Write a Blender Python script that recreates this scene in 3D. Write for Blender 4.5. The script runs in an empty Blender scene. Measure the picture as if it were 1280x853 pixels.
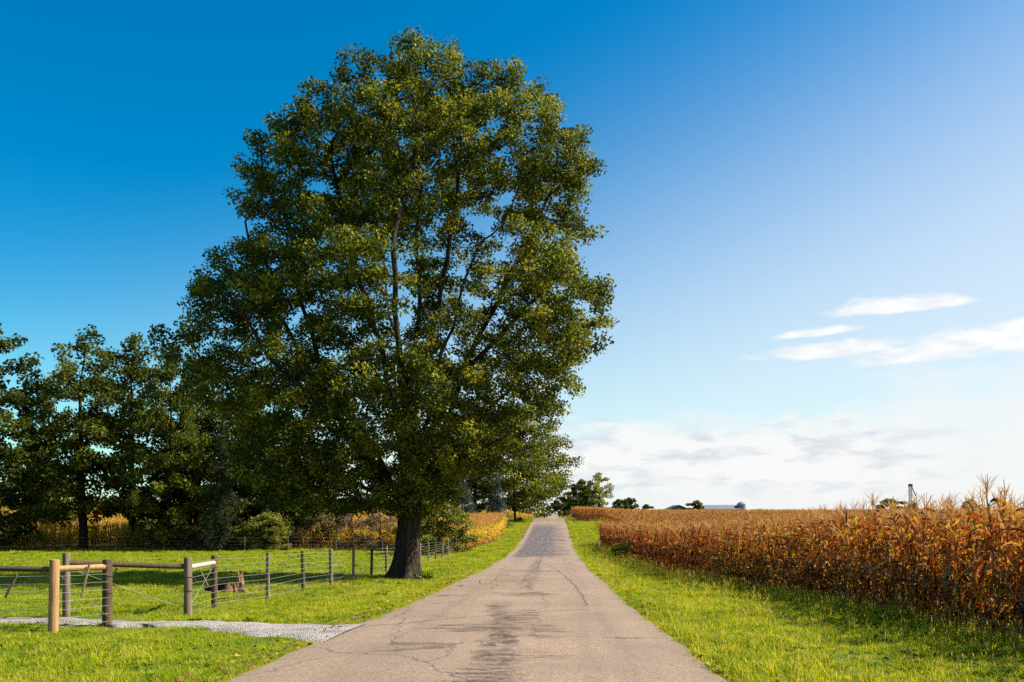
import bpy, math, random
import numpy as np
from mathutils import Vector, Matrix
R = math.radians
rng = np.random.default_rng(7)
random.seed(7)
SC = bpy.context.scene
COL = SC.collection

# ------------------------------------------------------------------ camera
F = 1066.7                      # focal length in pixels of the 1280 px wide photograph
YAW = R(2.84)
EYE = 1.6
HOR = 641.0
cam = bpy.data.cameras.new('camera')
cam.lens = 30.0; cam.sensor_width = 36.0
cam.shift_y = (HOR-426.5)/1280.0
cam.clip_start = 0.1; cam.clip_end = 9000
camo = bpy.data.objects.new('camera', cam); COL.objects.link(camo)
camo.location = (0, 0, EYE); camo.rotation_euler = (R(90), 0, YAW)
SC.camera = camo

# ------------------------------------------------------------------ sun, sky, exposure
SUN_AZ, SUN_EL = R(81), R(42)   # azimuth clockwise from +Y
sund = Vector((math.sin(SUN_AZ)*math.cos(SUN_EL), math.cos(SUN_AZ)*math.cos(SUN_EL), math.sin(SUN_EL)))
sl = bpy.data.lights.new('sun', 'SUN'); sl.energy = 5.0; sl.angle = R(0.53); sl.color = (1.0, 0.93, 0.80)
so = bpy.data.objects.new('sun', sl); COL.objects.link(so)
so.rotation_euler = sund.to_track_quat('Z', 'Y').to_euler(); so.location = (30, 0, 40)

SC.view_settings.view_transform = 'Standard'; SC.view_settings.look = 'None'
SC.view_settings.exposure = 1.5; SC.view_settings.gamma = 1.0; SC.view_settings.use_curve_mapping = False
SC.render.engine = 'CYCLES'
cy = SC.cycles
cy.use_adaptive_sampling = True; cy.adaptive_threshold = 0.01
cy.max_bounces = 5; cy.diffuse_bounces = 2; cy.glossy_bounces = 2; cy.transmission_bounces = 3
cy.transparent_max_bounces = 8; cy.volume_bounces = 0
cy.use_denoising = False
SC.render.use_persistent_data = False

class NT:
    """small helper to write node trees"""
    def __init__(s, tree):
        s.t = tree; s.n = tree.nodes; s.l = tree.links
    def new(s, typ, **kw):
        n = s.n.new(typ)
        for k, v in kw.items(): setattr(n, k, v)
        return n
    def put(s, sock, v):
        if isinstance(v, bpy.types.NodeSocket): s.l.new(v, sock)
        elif v is not None: sock.default_value = v
    def math(s, op, a, b=None, c=None, clamp=False):
        n = s.new('ShaderNodeMath', operation=op, use_clamp=clamp)
        s.put(n.inputs[0], a)
        if b is not None: s.put(n.inputs[1], b)
        if c is not None: s.put(n.inputs[2], c)
        return n.outputs[0]
    def mix(s, f, a, b, typ='MIX'):
        n = s.new('ShaderNodeMix', data_type='RGBA', blend_type=typ)
        s.put(n.inputs[0], f)
        for i, v in ((6, a), (7, b)):
            if isinstance(v, tuple) and len(v) == 3: v = v + (1,)
            s.put(n.inputs[i], v)
        return n.outputs[2]
    def noise(s, vec, scale, detail=4, rough=0.55, dist=0.0, col=False):
        n = s.new('ShaderNodeTexNoise'); s.put(n.inputs['Vector'], vec)
        n.inputs['Scale'].default_value = scale; n.inputs['Detail'].default_value = detail
        n.inputs['Roughness'].default_value = rough; n.inputs['Distortion'].default_value = dist
        return n.outputs[1 if col else 0]
    def ramp(s, f, stops, interp='LINEAR'):
        n = s.new('ShaderNodeValToRGB'); s.put(n.inputs[0], f)
        cr = n.color_ramp; cr.interpolation = interp
        while len(cr.elements) < len(stops): cr.elements.new(0.5)
        for e, (p, c) in zip(cr.elements, stops):
            e.position = p
            e.color = (c, c, c, 1) if not isinstance(c, tuple) else (c + (1,) if len(c) == 3 else c)
        return n.outputs[0]
    def smooth(s, v, a, b):
        n = s.new('ShaderNodeMapRange', interpolation_type='SMOOTHSTEP')
        s.put(n.inputs[0], v); n.inputs[1].default_value = a; n.inputs[2].default_value = b
        n.inputs[3].default_value = 0; n.inputs[4].default_value = 1
        return n.outputs[0]
    def vec(s, x, y, z):
        n = s.new('ShaderNodeCombineXYZ')
        s.put(n.inputs[0], x); s.put(n.inputs[1], y); s.put(n.inputs[2], z)
        return n.outputs[0]

def az_el(px, py):              # direction of a photograph pixel as azimuth (clockwise from +Y) and elevation
    u = (px-640)/F; v = (HOR-py)/F
    return math.atan(u)-YAW, math.atan(v/math.sqrt(1+u*u))

world = bpy.data.worlds.new('World'); SC.world = world; world.use_nodes = True
w = NT(world.node_tree); w.n.clear()
sky = w.new('ShaderNodeTexSky', sky_type='NISHITA'); sky.sun_disc = False
sky.sun_elevation = SUN_EL; sky.sun_rotation = SUN_AZ
sky.altitude = 200; sky.air_density = 1.0; sky.dust_density = 0.5; sky.ozone_density = 2.0
tc = w.new('ShaderNodeTexCoord'); sp = w.new('ShaderNodeSeparateXYZ'); w.l.new(tc.outputs['Generated'], sp.inputs[0])
X, Y, Z = sp.outputs
AZ = w.math('ARCTAN2', X, Y); EL = w.math('ARCSINE', Z)
hs = w.new('ShaderNodeHueSaturation'); hs.inputs['Saturation'].default_value = 1.56; hs.inputs['Value'].default_value = 1.10
w.l.new(sky.outputs[0], hs.inputs['Color'])
base = w.mix(1.0, hs.outputs[0], (0.54, 1.10, 0.95), 'MULTIPLY')
CV = w.vec(w.math('MULTIPLY', AZ, 1.0), w.math('MULTIPLY', EL, 3.2), 0.0)
n_soft = w.noise(CV, 9.0, 5, 0.55, 0.3)
n_fine = w.noise(CV, 17.0, 9, 0.62, 0.4)
# thin white veil towards the horizon, thicker towards the sun side
lift = w.math('MULTIPLY', w.math('ADD', AZ, -0.05), 0.22)
e2 = w.math('SUBTRACT', w.math('SUBTRACT', EL, lift), w.math('MULTIPLY', w.math('SUBTRACT', n_soft, 0.5), 0.16))
veil = w.math('SUBTRACT', 1.0, w.smooth(e2, -0.02, 0.25))
veil2 = w.math('MULTIPLY', w.math('POWER', w.math('SUBTRACT', 1.0, w.smooth(w.math('SUBTRACT', EL, w.math('MULTIPLY', lift, 1.7)), 0.0, 0.56)), 1.25), 0.70)
veil = w.math('MAXIMUM', w.math('MULTIPLY', veil, 0.97), veil2)
CLOUD = 6.0
c1 = w.mix(veil, base, (CLOUD*0.985, CLOUD*0.985, CLOUD*1.0))
# cumulus bank low over the fields
topn = w.noise(w.vec(w.math('MULTIPLY', AZ, 1.0), w.math('MULTIPLY', EL, 2.0), 3.0), 16.0, 6, 0.55, 0.1)
eb = w.math('SUBTRACT', EL, w.math('MULTIPLY', w.math('SUBTRACT', topn, 0.5), 0.075))
bank = w.math('MULTIPLY', w.math('SUBTRACT', 1.0, w.smooth(eb, 0.085, 0.106)), w.smooth(EL, 0.0, 0.05))
bank = w.math('MULTIPLY', bank, w.math('MULTIPLY', w.smooth(AZ, -0.35, 0.0), w.math('SUBTRACT', 1.0, w.smooth(AZ, 0.33, 0.48))))
shade = w.ramp(w.noise(w.vec(AZ, w.math('MULTIPLY', EL, 3.6), 9.0), 15.0, 6, 0.55, 0.4), [(0.47, 0.0), (0.63, 1.0)])
bankcol = w.mix(w.math('MULTIPLY', shade, 0.68), (CLOUD*1.02, CLOUD*1.02, CLOUD*1.02), (CLOUD*0.62, CLOUD*0.70, CLOUD*0.80))
c2 = w.mix(w.math('MULTIPLY', bank, 0.95), c1, bankcol)
# separate lens-shaped clouds
def lens(px, py, rx, ry, tilt=0.0, flat=0.5):
    a0, b0 = az_el(px, py); ra, rb = rx/F*0.88, ry/F*0.9
    da = w.math('SUBTRACT', AZ, a0); db = w.math('SUBTRACT', w.math('SUBTRACT', EL, b0), w.math('MULTIPLY', da, tilt))
    qa = w.math('DIVIDE', da, ra); qb = w.math('DIVIDE', db, rb)
    qb = w.math('MULTIPLY', qb, w.math('ADD', 1.0, w.math('MULTIPLY', w.math('LESS_THAN', qb, 0.0), flat)))
    d = w.math('ADD', w.math('MULTIPLY', qa, qa), w.math('MULTIPLY', qb, qb))
    d = w.math('ADD', d, w.math('MULTIPLY', w.math('SUBTRACT', n_fine, 0.5), 3.2))
    return w.math('SUBTRACT', 1.0, w.smooth(d, 0.2, 1.35))
m = lens(1120, 384, 82, 17, 0.0, 1.2)
for a in ((1022, 416, 60, 7, 0.05, 0.4), (1050, 437, 112, 11, 0.03, 0.2), (1215, 428, 140, 19, 0.10, 0.3), (1330, 415, 120, 18, 0.1, 0.3),):
    m = w.math('MAXIMUM', m, lens(*a))
lit = w.ramp(w.noise(CV, 20.0, 6, 0.6, 0.3), [(0.35, 0.0), (0.6, 1.0)])
c3 = w.mix(w.math('MULTIPLY', m, 0.92), c2, w.mix(lit, (CLOUD*.90, CLOUD*.94, CLOUD*0.99), (CLOUD*1.12, CLOUD*1.12, CLOUD*1.11)))
bg = w.new('ShaderNodeBackground'); w.l.new(c3, bg.inputs[0]); bg.inputs[1].default_value = 0.055
wo = w.new('ShaderNodeOutputWorld'); w.l.new(bg.outputs[0], wo.inputs[0])

# ------------------------------------------------------------------ terrain function
GY = np.array([-40., 0, 9.6, 20, 29, 45, 57, 66, 75, 86, 98, 111, 122, 133, 146, 160, 175, 220, 300, 400, 500, 700, 1200, 4000])
GZ = np.array([-.6, -1.6, -1.91, -2.25, -2.54, -2.95, -3.17, -3.27, -3.3, -3.18, -2.9, -2.5, -2.05, -1.6, -1.27, -1.13, -1.2, -1.8, -2.5, -2.5, -1.9, -1.5, -1.5, -1.5]) + EYE
def _tang(x, y):
    d = np.diff(y)/np.diff(x); t = np.zeros_like(y); t[0] = d[0]; t[-1] = d[-1]
    for i in range(1, len(y)-1):
        t[i] = 0 if d[i-1]*d[i] <= 0 else 2*d[i-1]*d[i]/(d[i-1]+d[i])
    return t
GT = _tang(GY, GZ)
def g(y):
    y = np.clip(np.asarray(y, float), GY[0], GY[-1]-1e-6)
    i = np.clip(np.searchsorted(GY, y, side='right')-1, 0, len(GY)-2)
    h = GY[i+1]-GY[i]; s = (y-GY[i])/h
    return ((2*s**3-3*s**2+1)*GZ[i] + (s**3-2*s**2+s)*h*GT[i] + (-2*s**3+3*s**2)*GZ[i+1] + (s**3-s**2)*h*GT[i+1])
def sst(v, a, b):
    t = np.clip((np.asarray(v, float)-a)/(b-a), 0, 1); return t*t*(3-2*t)
def wav(x, y, k, ph):
    return np.sin(x*k*1.0+y*k*0.61+ph)*np.cos(y*k*0.83-x*k*0.47+ph*1.7)
RX = -0.88; RW = 2.75           # road centre line and half width
def H(x, y):
    x = np.asarray(x, float); y = np.asarray(y, float)
    z = g(y)
    z = z + 2.0*sst(y, 78, 120)*sst(-x, 12, 48)*(1-0.5*sst(y, 250, 500))
    z = z - 0.55*sst(x, 3, 16)*sst(y, 100, 145)*(1-sst(y, 190, 300))
    off = sst(np.abs(x-RX), 3.1, 5.0)
    z = z - 0.03*sst(np.abs(x-RX), 2.9, 3.6)
    z = z + off*(0.035*wav(x, y, 1.3, 0.4) + 0.05*wav(x, y, 0.45, 2.0))*(1-0.0*y)
    return z
def ray(px, py):
    u = (px-640)/F; v = (HOR-py)/F
    return np.array([math.cos(YAW)*u-math.sin(YAW), math.sin(YAW)*u+math.cos(YAW), v])
def on_ground(px, py):
    d = ray(px, py); lo, t = 2.0, 2.0
    while t < 900:
        p = d*t
        if EYE+p[2] < float(H(p[0], p[1])):
            for _ in range(30):
                m_ = (lo+t)/2; p = d*m_
                if EYE+p[2] < float(H(p[0], p[1])): t = m_
                else: lo = m_
            break
        lo = t; t += 0.1
    p = d*t
    return np.array([p[0], p[1], float(H(p[0], p[1]))])
def at(px, y):                  # ground point under column px at distance y
    d = ray(px, HOR); t = y/d[1]; x = d[0]*t
    return np.array([x, y, float(H(x, y))])
def topx(p, px_h):              # metres of px_h photograph pixels at the distance of p
    return px_h*p[1]/F
def pix(x, y):
    c, s = math.cos(YAW), math.sin(YAW)
    fw = -s*x+c*y; rt = c*x+s*y
    return 640+F*rt/np.maximum(fw, .1)
EY = np.array([0., 24, 28, 32, 40, 60, 80, 86, 87, 136, 138, 150, 170, 400]); EX = np.array([7.0, 7.1, 6.9, 6.3, 5.3, 4.9, 4.5, 4.6, 7.5, 7.5, 3.6, 3.4, 3.6, 6.])
def edge(y): return np.interp(y, EY, EX)

# ------------------------------------------------------------------ mesh helpers
class MB:
    """collects geometry for ONE mesh: vertices, faces, a tone per vertex and a material slot per face"""
    def __init__(s): s.v = []; s.f = []; s.t = []; s.m = []; s.n = 0
    def add(s, v, f, tone=0.5, mat=0):
        v = np.asarray(v, np.float32).reshape(-1, 3); f = np.asarray(f, np.int32)
        s.v.append(v); s.f.append(f+s.n); s.n += len(v)
        s.t.append(np.broadcast_to(np.asarray(tone, np.float32), (len(v),)).copy())
        s.m.append(np.full(len(f), mat, np.int32))
        return s
    def merge(s, o, mat=0):
        v = np.concatenate(o.v); t = np.concatenate(o.t)
        n0 = s.n; s.v.append(v); s.t.append(t); s.n += len(v)
        for f in o.f: s.f.append(f+n0); s.m.append(np.full(len(f), mat, np.int32))
    def mesh(s, name, mats, smooth=False):
        me = bpy.data.meshes.new(name)
        v = np.concatenate(s.v); t = np.concatenate(s.t)
        loops = np.concatenate([f.ravel() for f in s.f]).astype(np.int32)
        sizes = np.concatenate([np.full(len(f), f.shape[1], np.int32) for f in s.f])
        mi = np.concatenate(s.m)
        me.vertices.add(len(v)); me.vertices.foreach_set('co', v.ravel())
        me.loops.add(len(loops)); me.loops.foreach_set('vertex_index', loops)
        st = np.concatenate([[0], np.cumsum(sizes)[:-1]]).astype(np.int32)
        me.polygons.add(len(sizes)); me.polygons.foreach_set('loop_start', st)
        me.polygons.foreach_set('material_index', mi)
        me.polygons.foreach_set('use_smooth', np.full(len(sizes), bool(smooth)))
        a = me.attributes.new('tone', 'FLOAT', 'POINT'); a.data.foreach_set('value', t)
        for mm in (mats if isinstance(mats, (list, tuple)) else [mats]): me.materials.append(mm)
        me.update(calc_edges=True); me.validate()
        return me
    def build(s, name, mats, parent=None, smooth=False, loc=None):
        o = bpy.data.objects.new(name, s.mesh(name, mats, smooth)); COL.objects.link(o)
        if parent: o.parent = parent
        if loc is not None: o.location = loc
        return o
    # primitives
    def box(s, c, size, rot=None, tone=0.5, mat=0, bev=0.0):
        sx, sy, sz = [q/2 for q in size]
        v = np.array([(x, y, z) for z in (-sz, sz) for y in (-sy, sy) for x in (-sx, sx)])
        f = np.array([(0, 2, 3, 1), (4, 5, 7, 6), (0, 1, 5, 4), (2, 6, 7, 3), (0, 4, 6, 2), (1, 3, 7, 5)])
        if rot is not None: v = v @ np.array(rot.to_3x3()).T
        return s.add(v+np.array(c), f, tone, mat)
    def tube(s, pts, rad, n=8, tone=0.5, mat=0, cap=True, jit=0.0):
        pts = np.asarray(pts, float); k = len(pts); rad = np.broadcast_to(np.asarray(rad, float), (k,))
        tg = np.gradient(pts, axis=0); tg /= np.linalg.norm(tg, axis=1)[:, None]+1e-9
        ref = np.array([0, 0, 1.0]) if abs(tg[:, 2]).mean() < 0.8 else np.array([1.0, 0, 0])
        a = np.cross(tg, ref); a /= np.linalg.norm(a, axis=1)[:, None]+1e-9; b = np.cross(a, tg)
        th = np.arange(n)*2*np.pi/n
        rr = rad[:, None]*(1+jit*rng.normal(size=(k, n))) if jit else np.repeat(rad[:, None], n, 1)
        v = pts[:, None]+rr[..., None]*(np.cos(th)[None, :, None]*a[:, None]+np.sin(th)[None, :, None]*b[:, None])
        i = np.arange(k-1)[:, None]*n; j = np.arange(n)[None]; j2 = (j+1) % n
        f = np.stack([i+j, i+j2, i+n+j2, i+n+j], -1).reshape(-1, 4)[:, ::-1]
        base = s.n; s.add(v.reshape(-1, 3), f, tone, mat)
        if cap:
            for e, fl in ((0, 1), ((k-1)*n, -1)):
                s.add(np.vstack([v.reshape(-1, 3)[e:e+n]]), np.array([np.arange(n)[::fl]]), tone, mat)
        return s

def tag(o, label=None, cat=None, group=None, kind=None):
    if label: o['label'] = label
    if cat: o['category'] = cat
    if group: o['group'] = group
    if kind: o['kind'] = kind
    return o
def empty(name, loc, rz=0.0):
    o = bpy.data.objects.new(name, None); COL.objects.link(o); o.empty_display_size = 0.2
    o.location = [float(q) for q in loc]; o.rotation_euler = (0, 0, rz); return o
def copy_tree(o, parent=None):
    c = o.copy(); COL.objects.link(c); c.parent = parent
    for ch in o.children: copy_tree(ch, c)
    return c

# ------------------------------------------------------------------ materials
def mat(name):
    m_ = bpy.data.materials.new(name); m_.use_nodes = True; t = NT(m_.node_tree); t.n.clear(); return m_, t
def finish(m_, t, shader, disp=None):
    o = t.new('ShaderNodeOutputMaterial'); t.l.new(shader, o.inputs[0]); return m_
ALB = 0.68                      # overall reflectance of the built surfaces
def principled(t, col, rough=0.8, normal=None, spec=0.3, metal=0.0, k=None):
    k = ALB if k is None else k
    col = t.mix(1.0, col, (k, k, k), 'MULTIPLY')
    p = t.new('ShaderNodeBsdfPrincipled')
    t.put(p.inputs['Base Color'], col); t.put(p.inputs['Roughness'], rough)
    p.inputs['Specular IOR Level'].default_value = spec; p.inputs['Metallic'].default_value = metal
    if normal is not None: t.l.new(normal, p.inputs['Normal'])
    return p.outputs[0]
def bump(t, h, strength=0.5, dist=0.02):
    b = t.new('ShaderNodeBump'); b.inputs['Strength'].default_value = strength; b.inputs['Distance'].default_value = dist
    t.l.new(h, b.inputs['Height']); return b.outputs[0]
def pos(t): return t.new('ShaderNodeNewGeometry').outputs['Position']
def objco(t): return t.new('ShaderNodeTexCoord').outputs['Object']
def attr(t, name): return t.new('ShaderNodeAttribute', attribute_name=name).outputs['Fac']
def orand(t): return t.new('ShaderNodeObjectInfo').outputs['Random']
def leafy(name, stops, trans=0.35, tboost=(1.3, 1.25, 0.6), rough=0.5, spec=0.35, rnd=0.25, noise_scale=None, noise_amt=0.0, k=None):
    """thin leaf: diffuse + translucent + a weak sheen; colour from the tone attribute"""
    m_, t = mat(name)
    f = attr(t, 'tone')
    f = t.math('ADD', f, t.math('MULTIPLY', t.math('SUBTRACT', orand(t), 0.5), rnd))
    if noise_scale:
        f = t.math('ADD', f, t.math('MULTIPLY', t.math('SUBTRACT', t.noise(pos(t), noise_scale, 3), 0.5), noise_amt))
    col = t.ramp(f, stops)
    k = ALB if k is None else k
    p = principled(t, col, rough, spec=spec, k=k); tboost = tuple(q*k for q in tboost)
    tr = t.new('ShaderNodeBsdfTranslucent')
    t.l.new(t.mix(1.0, col, tboost, 'MULTIPLY'), tr.inputs[0])
    mx = t.new('ShaderNodeMixShader'); mx.inputs[0].default_value = trans
    t.l.new(p, mx.inputs[1]); t.l.new(tr.outputs[0], mx.inputs[2])
    return finish(m_, t, mx.outputs[0])
M = {}
M['tree_leaf'] = leafy('maple leaves', [(0.0, (.022, .040, .007)), (0.45, (.048, .068, .009)), (0.76, (.19, .21, .016)), (1.0, (.33, .29, .03))], 0.33, rough=0.6, spec=0.12, noise_scale=0.25, noise_amt=0.5, k=.86)
M['row_leaf'] = leafy('dark maple leaves', [(0.0, (.024, .038, .006)), (0.5, (.062, .080, .009)), (1.0, (.18, .19, .018))], 0.34, rough=0.6, spec=0.1, noise_scale=0.2, noise_amt=0.5, k=.84)
M['yellow_leaf'] = leafy('yellowing leaves', [(0.0, (.06, .085, .012)), (0.6, (.17, .18, .02)), (1.0, (.30, .25, .03))], 0.42, k=.95)
M['needle'] = leafy('blue green needles', [(0.0, (.020, .042, .030)), (0.6, (.055, .095, .065)), (1.0, (.10, .14, .095))], 0.15, (1, 1, .8), 0.6)
M['brush'] = leafy('dead weeds', [(0.0, (.07, .045, .028)), (0.5, (.16, .10, .055)), (0.8, (.25, .16, .08)), (1.0, (.16, .16, .04))], 0.3, (1.1, 1.0, .8), 0.7)
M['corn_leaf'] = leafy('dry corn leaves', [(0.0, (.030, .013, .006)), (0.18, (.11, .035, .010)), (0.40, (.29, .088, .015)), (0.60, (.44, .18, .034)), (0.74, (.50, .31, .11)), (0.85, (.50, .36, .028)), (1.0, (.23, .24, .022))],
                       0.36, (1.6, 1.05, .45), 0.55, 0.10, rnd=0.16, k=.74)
M['corn_leaf_yellow'] = leafy('yellowing corn leaves', [(0.0, (.14, .06, .016)), (0.3, (.42, .20, .035)), (0.55, (.60, .38, .07)), (0.78, (.62, .50, .05)), (1.0, (.24, .29, .03))],
                       0.46, (1.45, 1.15, .5), 0.5, 0.15, rnd=0.2, k=.95)
M['tassel'] = leafy('corn tassels', [(0.0, (.32, .13, .030)), (0.5, (.60, .31, .085)), (1.0, (.74, .48, .17))], 0.3, (1.2, 1.0, .7), 0.7, 0.2)
M['stalk'] = leafy('corn stalks', [(0.0, (.06, .03, .012)), (0.5, (.22, .12, .04)), (0.8, (.34, .24, .07)), (1.0, (.16, .17, .03))], 0.0, (1, 1, 1), 0.6, 0.3)
M['grass'] = leafy('grass blades', [(0.0, (.030, .065, .005)), (0.28, (.10, .185, .006)), (0.52, (.255, .345, .006)), (0.80, (.46, .44, .015)), (1.0, (.50, .40, .12))],
                   0.45, (1.4, 1.2, .3), 0.6, 0.12, rnd=0.24, noise_scale=0.7, noise_amt=0.85, k=.88)

def bark(name, c0, c1, sc=6.0):
    m_, t = mat(name); o = pos(t)
    s_ = t.new('ShaderNodeMapping'); s_.inputs['Scale'].default_value = (1, 1, 0.16); t.l.new(o, s_.inputs[0])
    n1 = t.noise(s_.outputs[0], sc, 6, 0.65, 0.6); n2 = t.noise(o, sc*3, 4, 0.6)
    h = t.math('ADD', t.math('ABSOLUTE', t.math('SUBTRACT', n1, 0.5)), t.math('MULTIPLY', n2, 0.15))
    col = t.ramp(h, [(0.05, c0), (0.32, c1)])
    return finish(m_, t, principled(t, col, 0.95, bump(t, h, 1.0, 0.10), 0.1))
M['bark'] = bark('furrowed bark', (.012, .0095, .007), (.12, .09, .062))
M['bark_dark'] = bark('dark bark', (.012, .010, .008), (.050, .040, .030))
def wood(name, c0, c1, c2):
    m_, t = mat(name); o = objco(t)
    s_ = t.new('ShaderNodeMapping'); s_.inputs['Scale'].default_value = (14, 14, 0.9); t.l.new(o, s_.inputs[0])
    n1 = t.noise(s_.outputs[0], 2.2, 5, 0.6, 0.4); n2 = t.noise(o, 3.0, 4, 0.6)
    col = t.mix(t.math('MULTIPLY', n2, 0.6), t.ramp(n1, [(0.3, c0), (0.55, c1), (0.75, c2)]), c0)
    return finish(m_, t, principled(t, col, 0.85, bump(t, n1, 0.6, 0.01), 0.15))
M['wood_tan'] = wood('tan post wood', (.28, .16, .07), (.48, .29, .135), (.62, .41, .21))
M['wood_grey'] = wood('weathered post wood', (.10, .078, .052), (.25, .195, .13), (.40, .33, .235))
M['wood_dark'] = wood('dark post and shaded rail wood', (.055, .038, .024), (.14, .095, .055), (.25, .18, .11))
M['wood_pale'] = wood('pale rail wood', (.36, .30, .22), (.52, .45, .34), (.62, .56, .45))
def plain(name, c, rough=0.6, metal=0.0, var=0.25, sc=4.0, spec=0.4):
    m_, t = mat(name); n = t.noise(objco(t), sc, 5, 0.6)
    k = t.math('ADD', 1-var/2, t.math('MULTIPLY', t.math('SUBTRACT', n, 0.5), var*2))
    col = t.mix(1.0, c, t.vec(k, k, k), 'MULTIPLY')
    return finish(m_, t, principled(t, col, rough, None, spec, metal))
M['wire'] = plain('galvanised wire', (.34, .34, .33), 0.6, 0.2, 0.1)
M['steel_post'] = plain('steel fence post', (.13, .13, .11), 0.7)
M['band'] = plain('black band', (.02, .02, .02), 0.5)
M['splinter'] = wood('splintered stump wood', (.10, .055, .026), (.34, .19, .085), (.60, .38, .19))
M['stone'] = plain('pale stone', (.42, .38, .33), 0.9, 0, 0.5, 8)
M['roof_dark'] = plain('dark roof', (.03, .032, .04), 0.5)
M['barn_wall'] = plain('grey barn wall', (.24, .25, .29), 0.7)
M['metal_roof'] = plain('pale metal roof', (.17, .19, .25), 0.8, 0.0)
M['bin'] = plain('corrugated bin steel', (.20, .28, .36), 0.4, 0.3)
M['iron'] = plain('dark iron', (.05, .055, .06), 0.5)
M['pole'] = plain('utility pole wood', (.15, .12, .10), 0.9)
M['black_box'] = plain('black enamel', (.018, .018, .02), 0.4)
M['red_box'] = plain('red enamel', (.35, .03, .02), 0.4)
M['yellow_sign'] = plain('yellow sign', (.62, .45, .04), 0.5)
M['white_post'] = plain('white plastic', (.70, .70, .68), 0.5)

# ground
gm, t = mat('ground soil and turf'); P_ = pos(t)
nA = t.noise(P_, 0.6, 5, 0.6); nB = t.noise(P_, 9.0, 5, 0.65); nC = t.noise(P_, 60.0, 3, 0.6)
turf = t.mix(nB, (.035, .060, .006), (.15, .205, .014)); turf = t.mix(t.ramp(nA, [(0.42, 0.0), (0.68, 0.55)]), turf, (.21, .20, .03))
soil = t.mix(nB, (.05, .030, .016), (.16, .10, .05))
soilf = attr(t, 'soil')
gcol = t.mix(soilf, turf, soil)
gcol = t.mix(t.math('MULTIPLY', attr(t, 'verge'), t.ramp(nC, [(0.35, 0.2), (0.6, 1.0)])), gcol, (.17, .115, .055))
M['ground'] = finish(gm, t, principled(t, gcol, 0.95, bump(t, nB, 0.8, 0.06), 0.1))
# road
rm, t = mat('chip seal road'); P_ = pos(t); sx = t.new('ShaderNodeSeparateXYZ'); t.l.new(P_, sx.inputs[0]); PX, PY, PZ = sx.outputs
agg = t.new('ShaderNodeTexVoronoi'); agg.inputs['Scale'].default_value = 55; t.l.new(P_, agg.inputs['Vector'])
aggc = t.new('ShaderNodeSeparateColor'); t.l.new(agg.outputs['Color'], aggc.inputs[0])
fine = t.noise(P_, 240, 2, 0.7); med = t.noise(P_, 28, 4, 0.6); big = t.noise(P_, 0.45, 5, 0.6)
stones = t.ramp(t.math('ADD', t.math('MULTIPLY', aggc.outputs[0], 0.7), t.math('MULTIPLY', med, 0.3)), [(0.05, (.13, .088, .060)), (0.35, (.275, .192, .138)), (0.7, (.36, .252, .184)), (1.0, (.53, .41, .32))])
col = t.mix(t.ramp(big, [(0.35, 0.0), (0.7, 0.5)]), stones, (.17, .128, .096))
strv = t.vec(t.math('MULTIPLY', PX, 2.2), t.math('MULTIPLY', PY, 0.16), 0.0)
streak = t.noise(strv, 1.6, 5, 0.6)
crossv = t.vec(t.math('MULTIPLY', PX, 0.55), t.math('MULTIPLY', PY, 1.6), 4.0)
cross = t.noise(crossv, 1.3, 5, 0.62, 0.3)
# tar bled through along the wheel track left of the middle
def bandx(c, wd): return t.math('SUBTRACT', 1.0, t.smooth(t.math('ABSOLUTE', t.math('SUBTRACT', PX, c)), wd*0.35, wd))
wob = t.math('MULTIPLY', t.math('SUBTRACT', t.noise(P_, 0.35, 3), 0.5), 0.5)
PXw = t.math('ADD', PX, wob)
def bandxw(c, wd): return t.math('SUBTRACT', 1.0, t.smooth(t.math('ABSOLUTE', t.math('SUBTRACT', PXw, c)), wd*0.35, wd))
def rangey(a, b, c, d): return t.math('MULTIPLY', t.smooth(PY, a, b), t.math('SUBTRACT', 1.0, t.smooth(PY, c, d)))
lane = t.math('ADD', PXw, t.math('MULTIPLY', t.math('SUBTRACT', PY, 9.5), 0.055))
bw = t.math('SUBTRACT', 1.0, t.smooth(t.math('ABSOLUTE', t.math('ADD', lane, 0.66)), 0.10, 0.62))
brk = t.noise(t.vec(t.math('MULTIPLY', PX, 2.4), t.math('MULTIPLY', PY, 1.1), 2.0), 1.7, 6, 0.7, 0.5)
hstreak0 = t.noise(t.vec(t.math('MULTIPLY', PX, 0.9), t.math('MULTIPLY', PY, 3.2), 7.0), 1.5, 6, 0.68, 0.4)
tr1 = t.math('MULTIPLY', t.smooth(t.math('ADD', t.math('MULTIPLY', bw, 0.40), brk), 0.70, 1.02), t.ramp(hstreak0, [(0.38, 0.25), (0.55, 1.0)]))
tr1 = t.math('MULTIPLY', tr1, rangey(4, 7, 19, 23))
hstreak = t.noise(t.vec(t.math('MULTIPLY', PX, 0.9), t.math('MULTIPLY', PY, 3.2), 7.0), 1.5, 6, 0.68, 0.4)
def blot(cx, cy, rx, ry, k=1.0):
    a = t.math('DIVIDE', t.math('SUBTRACT', PX, cx), rx); b = t.math('DIVIDE', t.math('SUBTRACT', PY, cy), ry)
    d = t.math('ADD', t.math('MULTIPLY', a, a), t.math('MULTIPLY', b, b))
    fall = t.math('SUBTRACT', 1.0, t.smooth(d, 0.0, 1.6))
    return t.math('MULTIPLY', t.smooth(t.math('ADD', t.math('ADD', t.math('MULTIPLY', fall, 0.42), t.math('MULTIPLY', hstreak, 1.4)), t.math('MULTIPLY', t.math('SUBTRACT', med, .5), 0.7)), 1.05, 1.27), t.math('MULTIPLY', t.smooth(fall, 0.0, 0.25), k))
st = tr1
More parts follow.
